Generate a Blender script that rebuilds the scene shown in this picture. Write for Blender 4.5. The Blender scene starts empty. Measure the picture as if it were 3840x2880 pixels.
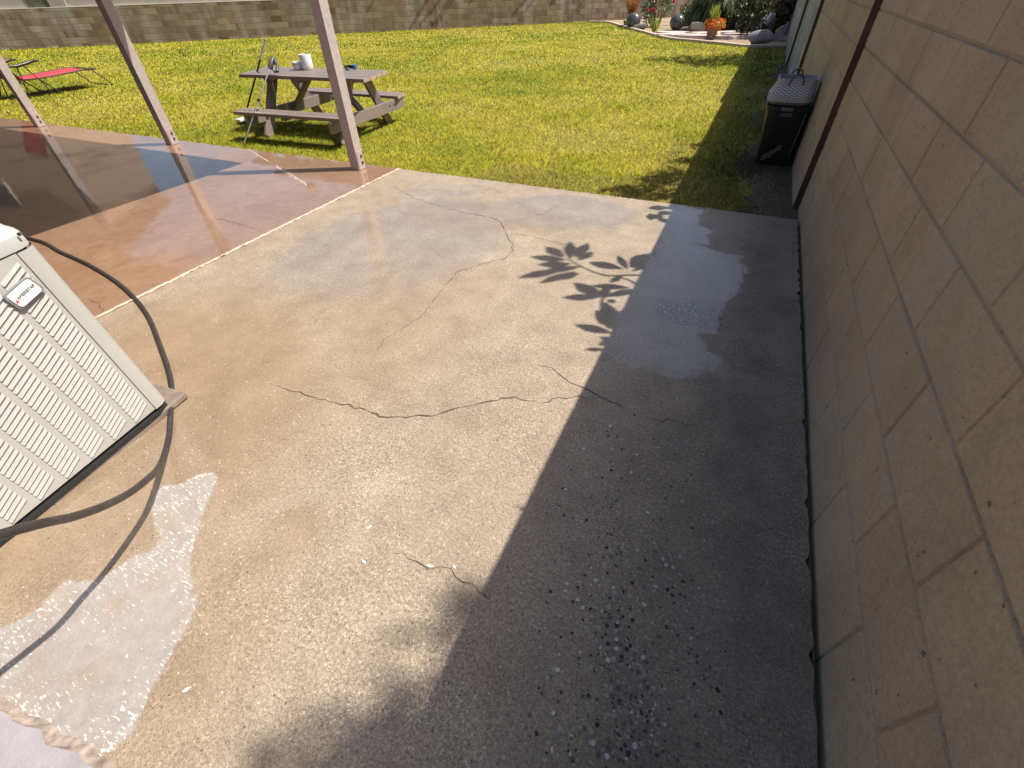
import bpy, bmesh, math, random
import numpy as np
from mathutils import Matrix, Vector
R = math.radians
random.seed(7); rng = np.random.default_rng(7)
S = bpy.context.scene
COL = S.collection

# ---------------------------------------------------------------- camera
EYE = 1.38
cam_d = bpy.data.cameras.new('camera'); cam = bpy.data.objects.new('camera', cam_d); COL.objects.link(cam)
cam_d.sensor_width = 36; cam_d.lens = 15.5137; cam_d.clip_start = 0.05; cam_d.clip_end = 500
CM = [[0.907953, -0.264546, 0.325019], [0.418411, 0.615821, -0.667605], [-0.023542, 0.742145, 0.669826]]
m4 = Matrix(CM).to_4x4(); m4.translation = (0, 0, EYE); cam.matrix_world = m4
S.camera = cam

# ---------------------------------------------------------------- sky, sun, exposure
SUN_EL = R(57.3); SUN_H = Vector((0.895, 0.446)).normalized()
SD = Vector((SUN_H.x*math.cos(SUN_EL), SUN_H.y*math.cos(SUN_EL), math.sin(SUN_EL)))
w = bpy.data.worlds.new('World'); S.world = w; w.use_nodes = True
nt = w.node_tree; bg = nt.nodes['Background']
sky = nt.nodes.new('ShaderNodeTexSky'); sky.sky_type = 'NISHITA'; sky.sun_disc = False
sky.sun_elevation = SUN_EL; sky.sun_rotation = math.atan2(SUN_H.x, SUN_H.y)
sky.air_density = 1.0; sky.dust_density = 2.4; sky.ozone_density = 0.8
nt.links.new(sky.outputs[0], bg.inputs[0]); bg.inputs[1].default_value = 0.095
sd = bpy.data.lights.new('sun', 'SUN'); sd.energy = 4.6; sd.angle = R(0.53); sd.color = (1.0, 0.93, 0.82)
so = bpy.data.objects.new('sun', sd); COL.objects.link(so)
so.rotation_euler = SD.to_track_quat('Z', 'Y').to_euler(); so.location = SD*40
S.view_settings.view_transform = 'Standard'; S.view_settings.look = 'None'
S.view_settings.exposure = 0.55; S.view_settings.gamma = 1.0
S.cycles.max_bounces = 8

# ---------------------------------------------------------------- helpers
def link(o): COL.objects.link(o); return o
def tag(o, label=None, cat=None, group=None, kind=None):
    if label: o['label'] = label
    if cat: o['category'] = cat
    if group: o['group'] = group
    if kind: o['kind'] = kind
    return o
def empty(name, loc=(0, 0, 0), rz=0, label=None, cat=None, group=None):
    o = bpy.data.objects.new(name, None); link(o); o.location = loc; o.rotation_euler = (0, 0, rz)
    o.empty_display_size = 0.1
    return tag(o, label, cat, group)
class MB:
    def __init__(s): s.v = []; s.f = []; s.m = []
    def add(s, vs, fs, mi=0):
        n = len(s.v); s.v += [tuple(x) for x in vs]
        s.f += [tuple(i+n for i in f) for f in fs]; s.m += [mi]*len(fs); return s
    def hexa(s, p, mi=0):           # 8 points: bottom ring 0-3 (ccw from above), top ring 4-7
        return s.add(p, [(3,2,1,0),(4,5,6,7),(0,1,5,4),(1,2,6,5),(2,3,7,6),(3,0,4,7)], mi)
    def box(s, c, d, mi=0, mat=None, bev=0.0):
        x, y, z = d[0]/2, d[1]/2, d[2]/2
        if bev <= 0:
            p = [(-x,-y,-z),(x,-y,-z),(x,y,-z),(-x,y,-z),(-x,-y,z),(x,-y,z),(x,y,z),(-x,y,z)]
            fs = [(3,2,1,0),(4,5,6,7),(0,1,5,4),(1,2,6,5),(2,3,7,6),(3,0,4,7)]
        else:
            bm = bmesh.new(); bmesh.ops.create_cube(bm, size=1)
            for vv in bm.verts: vv.co = Vector((vv.co.x*d[0], vv.co.y*d[1], vv.co.z*d[2]))
            bmesh.ops.bevel(bm, geom=bm.edges[:], offset=bev, segments=2, affect='EDGES', profile=0.5)
            bm.verts.index_update(); p = [tuple(vv.co) for vv in bm.verts]; fs = [tuple(q.index for q in f.verts) for f in bm.faces]; bm.free()
        c = Vector(c)
        p = [(mat @ Vector(q) if mat else Vector(q)) + c for q in p]
        return s.add(p, fs, mi)
    def bar(s, a, b, wd, th, mi=0, side=None, bev=0.004):   # rectangular bar from a to b; 'side' = direction of wd
        a, b = Vector(a), Vector(b); ax = (b-a); L = ax.length; ax.normalize()
        sv = Vector(side) if side else (Vector((0,0,1)) if abs(ax.z) < 0.9 else Vector((1,0,0)))
        sv = (sv - ax*sv.dot(ax)).normalized(); tv = ax.cross(sv)
        M = Matrix((sv, tv, ax)).transposed()
        return s.box((a+b)/2, (wd, th, L), mi, M, bev)
    def tube(s, pts, r, n=10, mi=0, cap=True):
        pts = [Vector(p) for p in pts]; rs = r if isinstance(r, (list, tuple)) else [r]*len(pts)
        base = len(s.v); up = None
        for i, p in enumerate(pts):
            t = (pts[min(i+1, len(pts)-1)] - pts[max(i-1, 0)]).normalized()
            if up is None: up = (Vector((0,0,1)) if abs(t.z) < 0.9 else Vector((1,0,0)))
            u = (up - t*up.dot(t)).normalized(); v = t.cross(u); up = u
            for k in range(n):
                a = 2*math.pi*k/n; s.v.append(tuple(p + (u*math.cos(a) + v*math.sin(a))*rs[i]))
        for i in range(len(pts)-1):
            for k in range(n):
                q = base+i*n; k2 = (k+1) % n
                s.f.append((q+k, q+k2, q+n+k2, q+n+k)); s.m.append(mi)
        if cap:
            s.f.append(tuple(base+k for k in reversed(range(n)))); s.m.append(mi)
            s.f.append(tuple(base+(len(pts)-1)*n+k for k in range(n))); s.m.append(mi)
        return s
    def lathe(s, prof, n=32, c=(0,0,0), mi=0, sq=None):     # prof: (r,z); sq: superellipse power for squarish plan
        base = len(s.v)
        for r, z in prof:
            for k in range(n):
                a = 2*math.pi*k/n; ca, sa = math.cos(a), math.sin(a); rr = r
                if sq: rr = r/((abs(ca)**sq+abs(sa)**sq)**(1/sq))
                s.v.append((c[0]+rr*ca, c[1]+rr*sa, c[2]+z))
        for i in range(len(prof)-1):
            for k in range(n):
                q = base+i*n; k2 = (k+1) % n
                s.f.append((q+k, q+k2, q+n+k2, q+n+k)); s.m.append(mi)
        return s
    def build(s, name, mats, parent=None, smooth=False, loc=None):
        me = bpy.data.meshes.new(name); me.from_pydata(s.v, [], s.f)
        for m in (mats if isinstance(mats, (list, tuple)) else [mats]): me.materials.append(m)
        if any(s.m): me.polygons.foreach_set('material_index', s.m)
        if smooth:
            me.polygons.foreach_set('use_smooth', [True]*len(me.polygons))
            try: me.set_sharp_from_angle(angle=R(40))
            except Exception: pass
        me.update(); o = bpy.data.objects.new(name, me); link(o)
        if parent: o.parent = parent
        if loc: o.location = loc
        return o
def copy_tree(o, parent=None):
    c = o.copy(); link(c)
    if parent: c.parent = parent
    for ch in list(o.children): copy_tree(ch, c)
    return c

# ---------------------------------------------------------------- materials
class G:                                    # tiny node-graph helper
    def __init__(s, name):
        s.m = bpy.data.materials.new(name); s.m.use_nodes = True; s.t = s.m.node_tree
        s.p = s.t.nodes['Principled BSDF']; s.out = s.t.nodes['Material Output']
    def n(s, typ, **k):
        nd = s.t.nodes.new('ShaderNode'+typ)
        for a, b in k.items(): setattr(nd, a, b)
        return nd
    def l(s, a, b): s.t.links.new(a, b)
    def setp(s, key, val):
        if hasattr(val, 'is_linked') or hasattr(val, 'links'): s.l(val, s.p.inputs[key])
        else: s.p.inputs[key].default_value = val
    def coord(s, kind='Object'):
        return s.n('TexCoord').outputs[kind]
    def noise(s, sc, det=4, rough=0.55, vec=None, dist=0.0):
        nd = s.n('TexNoise'); nd.inputs['Scale'].default_value = sc; nd.inputs['Detail'].default_value = det
        nd.inputs['Roughness'].default_value = rough; nd.inputs['Distortion'].default_value = dist
        s.l(vec if vec is not None else s.coord(), nd.inputs['Vector']); return nd.outputs[0]
    def vor(s, sc, vec=None, out='Color', feat='F1', rnd=1.0):
        nd = s.n('TexVoronoi'); nd.feature = feat; nd.inputs['Scale'].default_value = sc; nd.inputs['Randomness'].default_value = rnd
        s.l(vec if vec is not None else s.coord(), nd.inputs['Vector']); return nd.outputs[out]
    def ramp(s, fac, stops, interp='LINEAR'):
        nd = s.n('ValToRGB'); cr = nd.color_ramp; cr.interpolation = interp
        while len(cr.elements) < len(stops): cr.elements.new(0.5)
        for e, (p, c) in zip(cr.elements, stops):
            e.position = p; e.color = (*c, 1) if isinstance(c, (tuple, list)) and len(c) == 3 else ((c, c, c, 1) if not isinstance(c, (tuple, list)) else c)
        s.l(fac, nd.inputs[0]); return nd.outputs[0]
    def mix(s, fac, a, b, mode='MIX'):
        nd = s.n('Mix'); nd.data_type = 'RGBA'; nd.blend_type = mode
        for key, val in ((0, fac), (6, a), (7, b)):
            if isinstance(val, (int, float)): nd.inputs[key].default_value = val if key == 0 else (val, val, val, 1)
            elif isinstance(val, (tuple, list)): nd.inputs[key].default_value = (*val, 1) if len(val) == 3 else val
            else: s.l(val, nd.inputs[key])
        return nd.outputs[2]
    def math(s, op, a, b=0.0, clamp=False):
        nd = s.n('Math'); nd.operation = op; nd.use_clamp = clamp
        for i, val in enumerate((a, b)):
            if isinstance(val, (int, float)): nd.inputs[i].default_value = val
            else: s.l(val, nd.inputs[i])
        return nd.outputs[0]
    def sep(s, c):
        nd = s.n('SeparateColor'); s.l(c, nd.inputs[0]); return nd.outputs
    def attr(s, name):
        nd = s.n('Attribute'); nd.attribute_name = name; return nd.outputs
    def bump(s, h, strength=0.3, dist=0.01, nrm=None):
        nd = s.n('Bump'); nd.inputs['Strength'].default_value = strength; nd.inputs['Distance'].default_value = dist
        s.l(h, nd.inputs['Height'])
        if nrm is not None: s.l(nrm, nd.inputs['Normal'])
        return nd.outputs[0]
    def mapping(s, vec, scale=(1,1,1), rot=(0,0,0)):
        nd = s.n('Mapping'); nd.inputs['Scale'].default_value = scale; nd.inputs['Rotation'].default_value = rot
        s.l(vec, nd.inputs[0]); return nd.outputs[0]
def simple(name, col, rough=0.5, var=0.15, nsc=12.0, metal=0.0, bump=0.0, bsc=60, spec=0.5, coat=0.0):
    g = G(name); n1 = g.noise(nsc, 5)
    lo = tuple(c*(1-var) for c in col); hi = tuple(min(1, c*(1+var)) for c in col)
    g.setp('Base Color', g.ramp(n1, [(0.3, lo), (0.7, hi)]))
    g.setp('Roughness', g.ramp(g.noise(nsc*3, 3), [(0.3, max(0.02, rough*0.85)), (0.7, min(1, rough*1.15))]))
    g.setp('Metallic', metal); g.setp('Specular IOR Level', spec); g.setp('Coat Weight', coat)
    if bump > 0: g.setp('Normal', g.bump(g.noise(bsc, 4), bump, 0.004))
    return g.m

def mat_slab():
    """grey patio concrete; attribute st: R wet film, G pale painted reflection, B exposed pebbles, A brown damp"""
    g = G('patio_concrete'); a = g.attr('st'); st = g.sep(a['Color']); dmp = a['Alpha']
    big = g.noise(1.3, 5, 0.6, dist=0.4); mid = g.noise(5.0, 6, 0.65, dist=0.3); fine = g.noise(95, 4, 0.7); gr = g.noise(260, 2, 0.6)
    base = g.ramp(big, [(0.28, (0.255, 0.195, 0.138)), (0.5, (0.325, 0.255, 0.186)), (0.72, (0.39, 0.315, 0.235))])
    base = g.mix(0.5, base, g.ramp(mid, [(0.3, (0.23, 0.175, 0.125)), (0.7, (0.44, 0.36, 0.27))]))
    fr = g.ramp(g.math('ADD', g.math('MULTIPLY', fine, 0.5), g.math('MULTIPLY', gr, 0.5)), [(0.37, 0.5), (0.5, 1.0), (0.62, 1.55)])
    base = g.mix(0.85, base, fr, 'MULTIPLY')
    agg = g.sep(g.vor(200, rnd=1.0)); aggz = g.ramp(g.noise(2.2, 4, 0.6), [(0.38, 0.25), (0.66, 0.95)])
    base = g.mix(aggz, base, g.mix(1.0, base, g.ramp(agg[0], [(0.0, 0.52), (0.12, 0.72), (0.30, 0.94), (0.72, 1.03), (0.88, 1.22), (1.0, 1.6)]), 'MULTIPLY'))
    # brown damp stain
    br = g.mix(g.math('MULTIPLY', dmp, 0.75, True), base, g.mix(mid, (0.20, 0.13, 0.075), (0.36, 0.25, 0.15)))
    # small scattered stone chips
    vd = g.vor(120); vdist = g.vor(120, out='Distance'); vs = g.sep(vd)
    big_n = g.noise(0.9, 3, 0.5)
    thr = g.ramp(big_n, [(0.35, 0.985), (0.65, 0.945)])
    chip = g.math('MULTIPLY', g.math('GREATER_THAN', vs[0], thr), g.math('LESS_THAN', vdist, 0.36))
    chipc = g.ramp(vs[1], [(0.0, (0.06, 0.05, 0.045)), (0.30, (0.16, 0.13, 0.10)), (0.42, (0.62, 0.55, 0.45)), (1.0, (0.80, 0.74, 0.64))], 'CONSTANT')
    c = g.mix(g.math('MULTIPLY', chip, 0.8), br, chipc)
    pits = g.math('GREATER_THAN', g.noise(170, 2, 0.5), 0.69)
    c = g.mix(g.math('MULTIPLY', pits, 0.75), c, (0.07, 0.055, 0.045))
    # exposed pebbles
    wn = g.n('TexNoise'); wn.inputs['Scale'].default_value = 45; warp = g.mix(0.02, g.coord(), wn.outputs[1])
    pd = g.vor(88, vec=warp, out='Distance'); pc = g.sep(g.vor(88, vec=warp))
    pebm = g.math('MULTIPLY', g.math('LESS_THAN', pd, g.math('ADD', g.math('ADD', g.math('MULTIPLY', pc[2], 0.30), 0.28), g.math('MULTIPLY', g.math('SUBTRACT', fine, 0.5), 0.9))), g.math('GREATER_THAN', g.math('ADD', st[2], g.math('MULTIPLY', pc[0], 0.5)), 0.69))
    pebc = g.ramp(pc[1], [(0.0, (0.04, 0.038, 0.036)), (0.16, (0.12, 0.11, 0.10)), (0.38, (0.25, 0.235, 0.21)), (0.68, (0.38, 0.36, 0.33)), (0.90, (0.62, 0.59, 0.55))], 'CONSTANT')
    c = g.mix(g.math('MULTIPLY', st[2], 0.5, True), c, g.mix(1.0, c, (0.62, 0.62, 0.64), 'MULTIPLY'))
    c = g.mix(pebm, c, pebc)
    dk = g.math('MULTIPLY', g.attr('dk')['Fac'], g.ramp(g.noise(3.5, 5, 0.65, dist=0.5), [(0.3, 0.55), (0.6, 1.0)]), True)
    c = g.mix(dk, c, g.mix(1.0, c, (0.50, 0.525, 0.57), 'MULTIPLY'))  # shade by the wall painted in: concrete darkened and cooled
    # wet areas tinted slightly lighter and bluer
    wet = g.math('MULTIPLY', st[0], g.ramp(g.noise(4, 5, 0.6, dist=0.6), [(0.25, 0.65), (0.55, 1.0)]), True)
    c = g.mix(g.math('MULTIPLY', wet, 0.6), c, g.mix(1.0, c, (1.02, 1.03, 1.08), 'MULTIPLY'))
    # pale patch and white streaks: bright reflection painted into the colour
    strk = g.noise(1.0, 5, 0.7, vec=g.mapping(g.coord(), (40, 150, 1), (0, 0, R(38)))); blotch = g.noise(26, 5, 0.7)
    palec = g.mix(g.ramp(blotch, [(0.35, 0.0), (0.7, 1.0)]), (0.32, 0.285, 0.26), (0.405, 0.36, 0.335))
    palec = g.mix(g.ramp(g.noise(7, 4, 0.6), [(0.45, 0.0), (0.75, 0.5)]), palec, (0.37, 0.26, 0.165))
    edge = g.ramp(st[1], [(0.44, 0.0), (0.52, 1.0), (0.70, 0.45), (0.98, 0.0)])
    zone = g.ramp(g.noise(4.5, 3, 0.6), [(0.38, 0.0), (0.68, 1.0)])
    white = g.ramp(g.math('ADD', strk, g.math('ADD', g.math('MULTIPLY', edge, 0.055), g.math('MULTIPLY', zone, 0.085))), [(0.635, 0.0), (0.675, 1.0)])
    palec = g.mix(white, palec, (0.76, 0.715, 0.65))
    pm = g.ramp(g.math('ADD', st[1], g.math('MULTIPLY', g.math('SUBTRACT', g.noise(14, 7, 0.75), 0.5), 0.75)), [(0.44, 0.0), (0.56, 1.0)])
    c = g.mix(pm, c, palec)
    g.setp('Base Color', c)
    g.setp('Roughness', g.ramp(wet, [(0.0, 0.62), (1.0, 0.30)])); g.setp('Specular IOR Level', 0.35)
    hgt = g.math('ADD', g.math('ADD', g.math('MULTIPLY', fine, 0.5), g.math('MULTIPLY', gr, 0.4)), g.math('ADD', g.math('MULTIPLY', pebm, 0.8), g.math('MULTIPLY', g.noise(12, 4), 0.6)))
    hgt = g.math('SUBTRACT', hgt, g.math('MULTIPLY', pits, 0.5))
    g.setp('Normal', g.bump(hgt, 0.75, 0.006))
    film = g.ramp(g.math('ADD', st[0], g.math('MULTIPLY', g.math('SUBTRACT', g.noise(9, 8, 0.74, dist=0.7), 0.5), 1.0)), [(0.45, 0.0), (0.54, 1.0)])
    film = g.math('MULTIPLY', film, g.ramp(g.noise(30, 7, 0.75), [(0.34, 0.6), (0.50, 1.0)]))
    g.setp('Coat Weight', film); g.setp('Coat IOR', 1.55); g.setp('Coat Roughness', 0.035)
    g.l(g.bump(g.noise(24, 4, 0.6, dist=0.6), 0.16, 0.006), g.p.inputs['Coat Normal'])
    return g.m
def mat_orange():
    g = G('orange_concrete')
    big = g.noise(1.1, 5, 0.6, dist=0.5); fine = g.noise(140, 3, 0.7); mid = g.noise(7, 6, 0.65, dist=1.2)
    c = g.ramp(big, [(0.3, (0.275, 0.165, 0.10)), (0.55, (0.325, 0.205, 0.13)), (0.75, (0.37, 0.245, 0.165))])
    c = g.mix(0.35, c, g.ramp(mid, [(0.35, (0.20, 0.095, 0.052)), (0.65, (0.40, 0.245, 0.165))]))
    c = g.mix(0.5, c, g.ramp(fine, [(0.35, 0.75), (0.65, 1.25)]), 'MULTIPLY')
    g.setp('Base Color', c); g.setp('Roughness', 0.45); g.setp('Specular IOR Level', 0.3)
    g.setp('Normal', g.bump(fine, 0.35, 0.003))
    film = g.ramp(g.noise(0.75, 4, 0.6, dist=0.3), [(0.30, 0.35), (0.46, 1.0)])
    g.setp('Coat Weight', film); g.setp('Coat IOR', 1.72)
    g.setp('Coat Roughness', g.ramp(g.noise(2.2, 4, 0.6), [(0.38, 0.015), (0.7, 0.10)]))
    g.l(g.bump(g.noise(7, 3, 0.55, dist=0.5), 0.06, 0.008), g.p.inputs['Coat Normal'])
    return g.m
def mat_block(name, c0, c1, rough=0.9, mort=(0.34, 0.29, 0.22), stain=0.5):
    """concrete blocks; attribute bc: per block random tone"""
    g = G(name); a = g.attr('bc'); t = g.sep(a['Color'])
    c = g.mix(t[0], c0, c1)
    n1 = g.noise(2.0, 6, 0.65, dist=0.4); fine = g.noise(85, 4, 0.75); gr = g.noise(210, 2, 0.6)
    c = g.mix(0.7, c, g.ramp(n1, [(0.3, 0.78), (0.5, 1.0), (0.72, 1.18)]), 'MULTIPLY')
    c = g.mix(0.6, c, g.ramp(fine, [(0.34, 0.74), (0.5, 1.0), (0.66, 1.2)]), 'MULTIPLY')
    c = g.mix(g.ramp(g.noise(1.0, 3, 0.5, vec=g.mapping(g.coord(), (3.0, 3.0, 0.8))), [(0.35, 0.5), (0.6, 0.0)]), c, g.mix(1.0, c, (0.80, 0.79, 0.80), 'MULTIPLY'))
    pits = g.math('GREATER_THAN', g.noise(48, 2, 0.5), 0.735)
    c = g.mix(g.math('MULTIPLY', pits, 0.7), c, (0.06, 0.045, 0.03))
    run = g.noise(1.0, 5, 0.6, vec=g.mapping(g.coord(), (2.2, 2.2, 0.35)))
    c = g.mix(g.math('MULTIPLY', g.ramp(run, [(0.48, 0.0), (0.72, 1.0)]), stain), c, (0.40, 0.385, 0.35))
    c = g.mix(t[1], c, mort)
    g.setp('Base Color', c); g.setp('Roughness', rough); g.setp('Specular IOR Level', 0.25)
    g.setp('Normal', g.bump(g.math('ADD', g.math('ADD', fine, gr), g.math('MULTIPLY', pits, -0.8)), 0.8, 0.005))
    return g.m
def mat_grass():
    g = G('grass_blade'); a = g.attr('gc')
    d = g.n('BsdfDiffuse'); tr = g.n('BsdfTranslucent'); gl = g.n('BsdfGlossy'); mx = g.n('MixShader'); m2 = g.n('MixShader')
    g.l(a['Color'], d.inputs[0]); g.l(a['Color'], tr.inputs[0]); mx.inputs[0].default_value = 0.10
    gl.inputs['Roughness'].default_value = 0.45; gl.inputs[0].default_value = (1, 1, 0.9, 1)
    g.l(d.outputs[0], mx.inputs[1]); g.l(tr.outputs[0], mx.inputs[2])
    m2.inputs[0].default_value = 0.015; g.l(mx.outputs[0], m2.inputs[1]); g.l(gl.outputs[0], m2.inputs[2])
    g.l(m2.outputs[0], g.out.inputs[0]); return g.m
def mat_leaf(name, cols, rough=0.4, trans=0.3):
    g = G(name); n1 = g.noise(9, 3); v = g.sep(g.vor(14))
    f = g.math('ADD', g.math('MULTIPLY', n1, 0.5), g.math('MULTIPLY', v[0], 0.5))
    k = len(cols); c = g.ramp(f, [(0.25+0.5*i/max(1, k-1), cc) for i, cc in enumerate(cols)])
    g.setp('Base Color', c); g.setp('Roughness', rough)
    tr = g.n('BsdfTranslucent'); g.l(c, tr.inputs[0]); mx = g.n('MixShader'); mx.inputs[0].default_value = trans
    g.l(g.p.outputs[0], mx.inputs[1]); g.l(tr.outputs[0], mx.inputs[2]); g.l(mx.outputs[0], g.out.inputs[0])
    return g.m
def mat_soil(name, cols, sc=30):
    g = G(name); f = g.math('ADD', g.math('MULTIPLY', g.noise(sc, 5, 0.7), 0.6), g.math('MULTIPLY', g.noise(0.8, 4), 0.4))
    g.setp('Base Color', g.ramp(f, [(0.32+0.36*i/(len(cols)-1), c) for i, c in enumerate(cols)]))
    g.setp('Roughness', 0.95); g.setp('Normal', g.bump(g.noise(sc*2, 4, 0.7), 0.8, 0.02)); return g.m
def mat_weave():
    g = G('woven_basket'); tc = g.coord('UV'); sx = g.n('SeparateXYZ'); g.l(tc, sx.inputs[0])
    zig = g.math('ABSOLUTE', g.math('SUBTRACT', g.math('FRACT', g.math('MULTIPLY', sx.outputs[0], 26)), 0.5))
    v = g.math('FRACT', g.math('ADD', g.math('MULTIPLY', sx.outputs[1], 11), g.math('MULTIPLY', zig, 1.6)))
    f = g.math('GREATER_THAN', v, 0.52)
    g.setp('Base Color', g.mix(f, (0.60, 0.575, 0.61), (0.17, 0.165, 0.185))); g.setp('Roughness', 0.85)
    g.setp('Normal', g.bump(v, 0.6, 0.01)); return g.m
def mat_wood(name, col, rough=0.55):
    g = G(name); v = g.mapping(g.coord(), (3, 60, 60)); n1 = g.noise(1.0, 5, 0.6, vec=v, dist=0.5); n2 = g.noise(6, 4)
    c = g.ramp(n1, [(0.3, tuple(x*0.72 for x in col)), (0.7, tuple(x*1.15 for x in col))])
    c = g.mix(0.5, c, g.ramp(n2, [(0.3, 0.8), (0.7, 1.15)]), 'MULTIPLY')
    g.setp('Base Color', c); g.setp('Roughness', rough); g.setp('Normal', g.bump(n1, 0.25, 0.003)); return g.m

M_SLAB = mat_slab(); M_OR = mat_orange()
M_CRACK = simple('crack_dirt', (0.075, 0.058, 0.042), 0.95)
M_STRIP = simple('slab_joint', (0.62, 0.44, 0.34), 0.7, 0.3, 40, bump=0.5)
M_STOOP = simple('stoop_concrete', (0.33, 0.30, 0.315), 0.6, 0.12, 14, bump=0.5, bsc=120)
M_STOOPE = simple('stoop_edge_concrete', (0.33, 0.265, 0.22), 0.7, 0.4, 40, bump=0.9, bsc=70)
M_WALL = mat_block('tan_block', (0.44, 0.33, 0.22), (0.51, 0.39, 0.27), mort=(0.40, 0.305, 0.21), stain=0.3)
M_WALLG = mat_block('grey_block', (0.30, 0.29, 0.255), (0.50, 0.50, 0.47), stain=0.4)
M_WALLB = mat_block('brown_block', (0.15, 0.095, 0.055), (0.36, 0.27, 0.185), mort=(0.36, 0.30, 0.225), stain=0.75)
M_BOARD = simple('brown_board', (0.075, 0.036, 0.02), 0.75, 0.35, 9, bump=0.4)
M_GRASS = mat_grass()
M_THATCH = mat_soil('lawn_thatch', [(0.13, 0.115, 0.02), (0.24, 0.225, 0.025), (0.36, 0.29, 0.06)], 45)
M_SOIL = mat_soil('bed_soil', [(0.20, 0.13, 0.075), (0.34, 0.25, 0.16), (0.48, 0.39, 0.28)], 22)
M_DIRT = mat_soil('outer_ground', [(0.18, 0.14, 0.10), (0.26, 0.21, 0.15)], 8)
M_POST = simple('post_paint', (0.43, 0.36, 0.335), 0.6, 0.12, 25, bump=0.35, bsc=40)
M_POSTB = simple('post_bracket_paint', (0.44, 0.35, 0.33), 0.5, 0.1, 30)
M_BOLT = simple('bolt_dark', (0.07, 0.055, 0.05), 0.5, 0.2)
M_ROOFU = mat_wood('roof_boards', (0.30, 0.22, 0.17), 0.7)
M_ROOFT = simple('roof_felt', (0.30, 0.28, 0.26), 0.9, 0.2)
M_STUCCO = simple('house_stucco', (0.55, 0.46, 0.36), 0.9, 0.12, 5, bump=0.6, bsc=70)
M_AC = simple('ac_enamel', (0.455, 0.45, 0.42), 0.42, 0.04, 8, bump=0.06, bsc=200)
M_ACT = simple('ac_top_enamel', (0.46, 0.458, 0.44), 0.4, 0.05, 8, bump=0.06, bsc=200)
M_DARK = simple('dark_gap', (0.02, 0.02, 0.02), 0.8)
M_BADGE = simple('badge_white', (0.80, 0.80, 0.80), 0.35, 0.04)
M_BADGEF = simple('badge_frame_grey', (0.24, 0.24, 0.24), 0.4, 0.1)
M_LET = simple('badge_letter_grey', (0.10, 0.10, 0.11), 0.5)
M_RED = simple('badge_red', (0.65, 0.05, 0.05), 0.5)
M_HOSE = simple('hose_rubber', (0.042, 0.034, 0.032), 0.5, 0.35, 30, bump=0.3, bsc=120, coat=0.15)
M_TBL = mat_wood('table_paint', (0.235, 0.185, 0.165), 0.5)
M_TBLE = mat_wood('table_end_grain', (0.40, 0.29, 0.23), 0.7)
M_POTW = simple('pot_white', (0.74, 0.74, 0.74), 0.55, 0.05, 40, bump=0.5, bsc=50)
M_BLACK = simple('black_plastic', (0.018, 0.018, 0.020), 0.35, 0.2)
M_BLACKM = simple('black_tube', (0.03, 0.03, 0.032), 0.4, 0.2)
M_GREYP = simple('grey_plastic', (0.075, 0.072, 0.07), 0.45, 0.15)
M_STEEL = simple('steel', (0.66, 0.68, 0.70), 0.22, 0.08, metal=1.0)
M_BRASS = simple('brass', (0.62, 0.42, 0.16), 0.3, 0.1, metal=1.0)
M_BLUE = simple('blue_plastic', (0.03, 0.12, 0.40), 0.4)
M_FABR = simple('red_fabric', (0.72, 0.045, 0.055), 0.8, 0.12, 30, bump=0.3, bsc=220)
M_HAMP = simple('hamper_black', (0.010, 0.010, 0.011), 0.45, 0.2)
M_HAMPT = simple('hamper_rim_grey', (0.10, 0.10, 0.11), 0.4, 0.1)
M_HOLE = simple('light_dot', (0.55, 0.55, 0.55), 0.5)
M_WEAVE = mat_weave()
M_TERRA = simple('terracotta', (0.30, 0.185, 0.125), 0.8, 0.12, 15)
M_ROCK = simple('boulder_grey', (0.21, 0.20, 0.215), 0.9, 0.35, 5, bump=0.9, bsc=12)
M_ROCKD = simple('boulder_dark', (0.16, 0.14, 0.125), 0.9, 0.35, 5, bump=0.9, bsc=12)
M_BALL = simple('glazed_sphere', (0.085, 0.088, 0.09), 0.3, 0.7, 9, bump=0.3, bsc=10)
M_FLAG = simple('flagstone', (0.58, 0.47, 0.42), 0.85, 0.15, 6, bump=0.5, bsc=30)
M_EDGE = simple('edging_concrete', (0.50, 0.41, 0.31), 0.85, 0.2, 8, bump=0.5, bsc=40)
M_PLANT = simple('planter_beige', (0.62, 0.50, 0.36), 0.8, 0.12, 8)
M_BARK = simple('bark', (0.12, 0.085, 0.06), 0.9, 0.3, 20, bump=0.8, bsc=40)
M_OLE = mat_leaf('oleander_leaf', [(0.035, 0.07, 0.02), (0.06, 0.11, 0.03), (0.09, 0.15, 0.045)])
M_PALM = mat_leaf('palm_leaf', [(0.035, 0.055, 0.012), (0.075, 0.11, 0.025), (0.16, 0.19, 0.06)])
M_ROSE = mat_leaf('rose_leaf', [(0.07, 0.12, 0.03), (0.20, 0.25, 0.10), (0.46, 0.47, 0.33)], 0.3)
M_PINK = mat_leaf('pink_petal', [(0.55, 0.02, 0.09), (0.75, 0.06, 0.18)], 0.6)
M_ORG = mat_leaf('orange_blade', [(0.42, 0.14, 0.03), (0.55, 0.24, 0.07), (0.55, 0.36, 0.15)], 0.6)
M_OFL = mat_leaf('orange_petal', [(0.75, 0.16, 0.03), (0.80, 0.30, 0.06)], 0.6)
M_LIME = mat_leaf('lime_leaf', [(0.28, 0.36, 0.05), (0.42, 0.46, 0.10)], 0.5)
M_GOLD = mat_leaf('golden_leaf', [(0.12, 0.09, 0.02), (0.40, 0.28, 0.03), (0.62, 0.45, 0.07)], 0.5)
M_DKLEAF = mat_leaf('dark_leaf', [(0.02, 0.028, 0.012), (0.045, 0.055, 0.02), (0.08, 0.09, 0.035)], 0.4)
M_DRY = mat_leaf('dry_leaf', [(0.11, 0.07, 0.04), (0.20, 0.13, 0.07)], 0.8)
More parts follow.
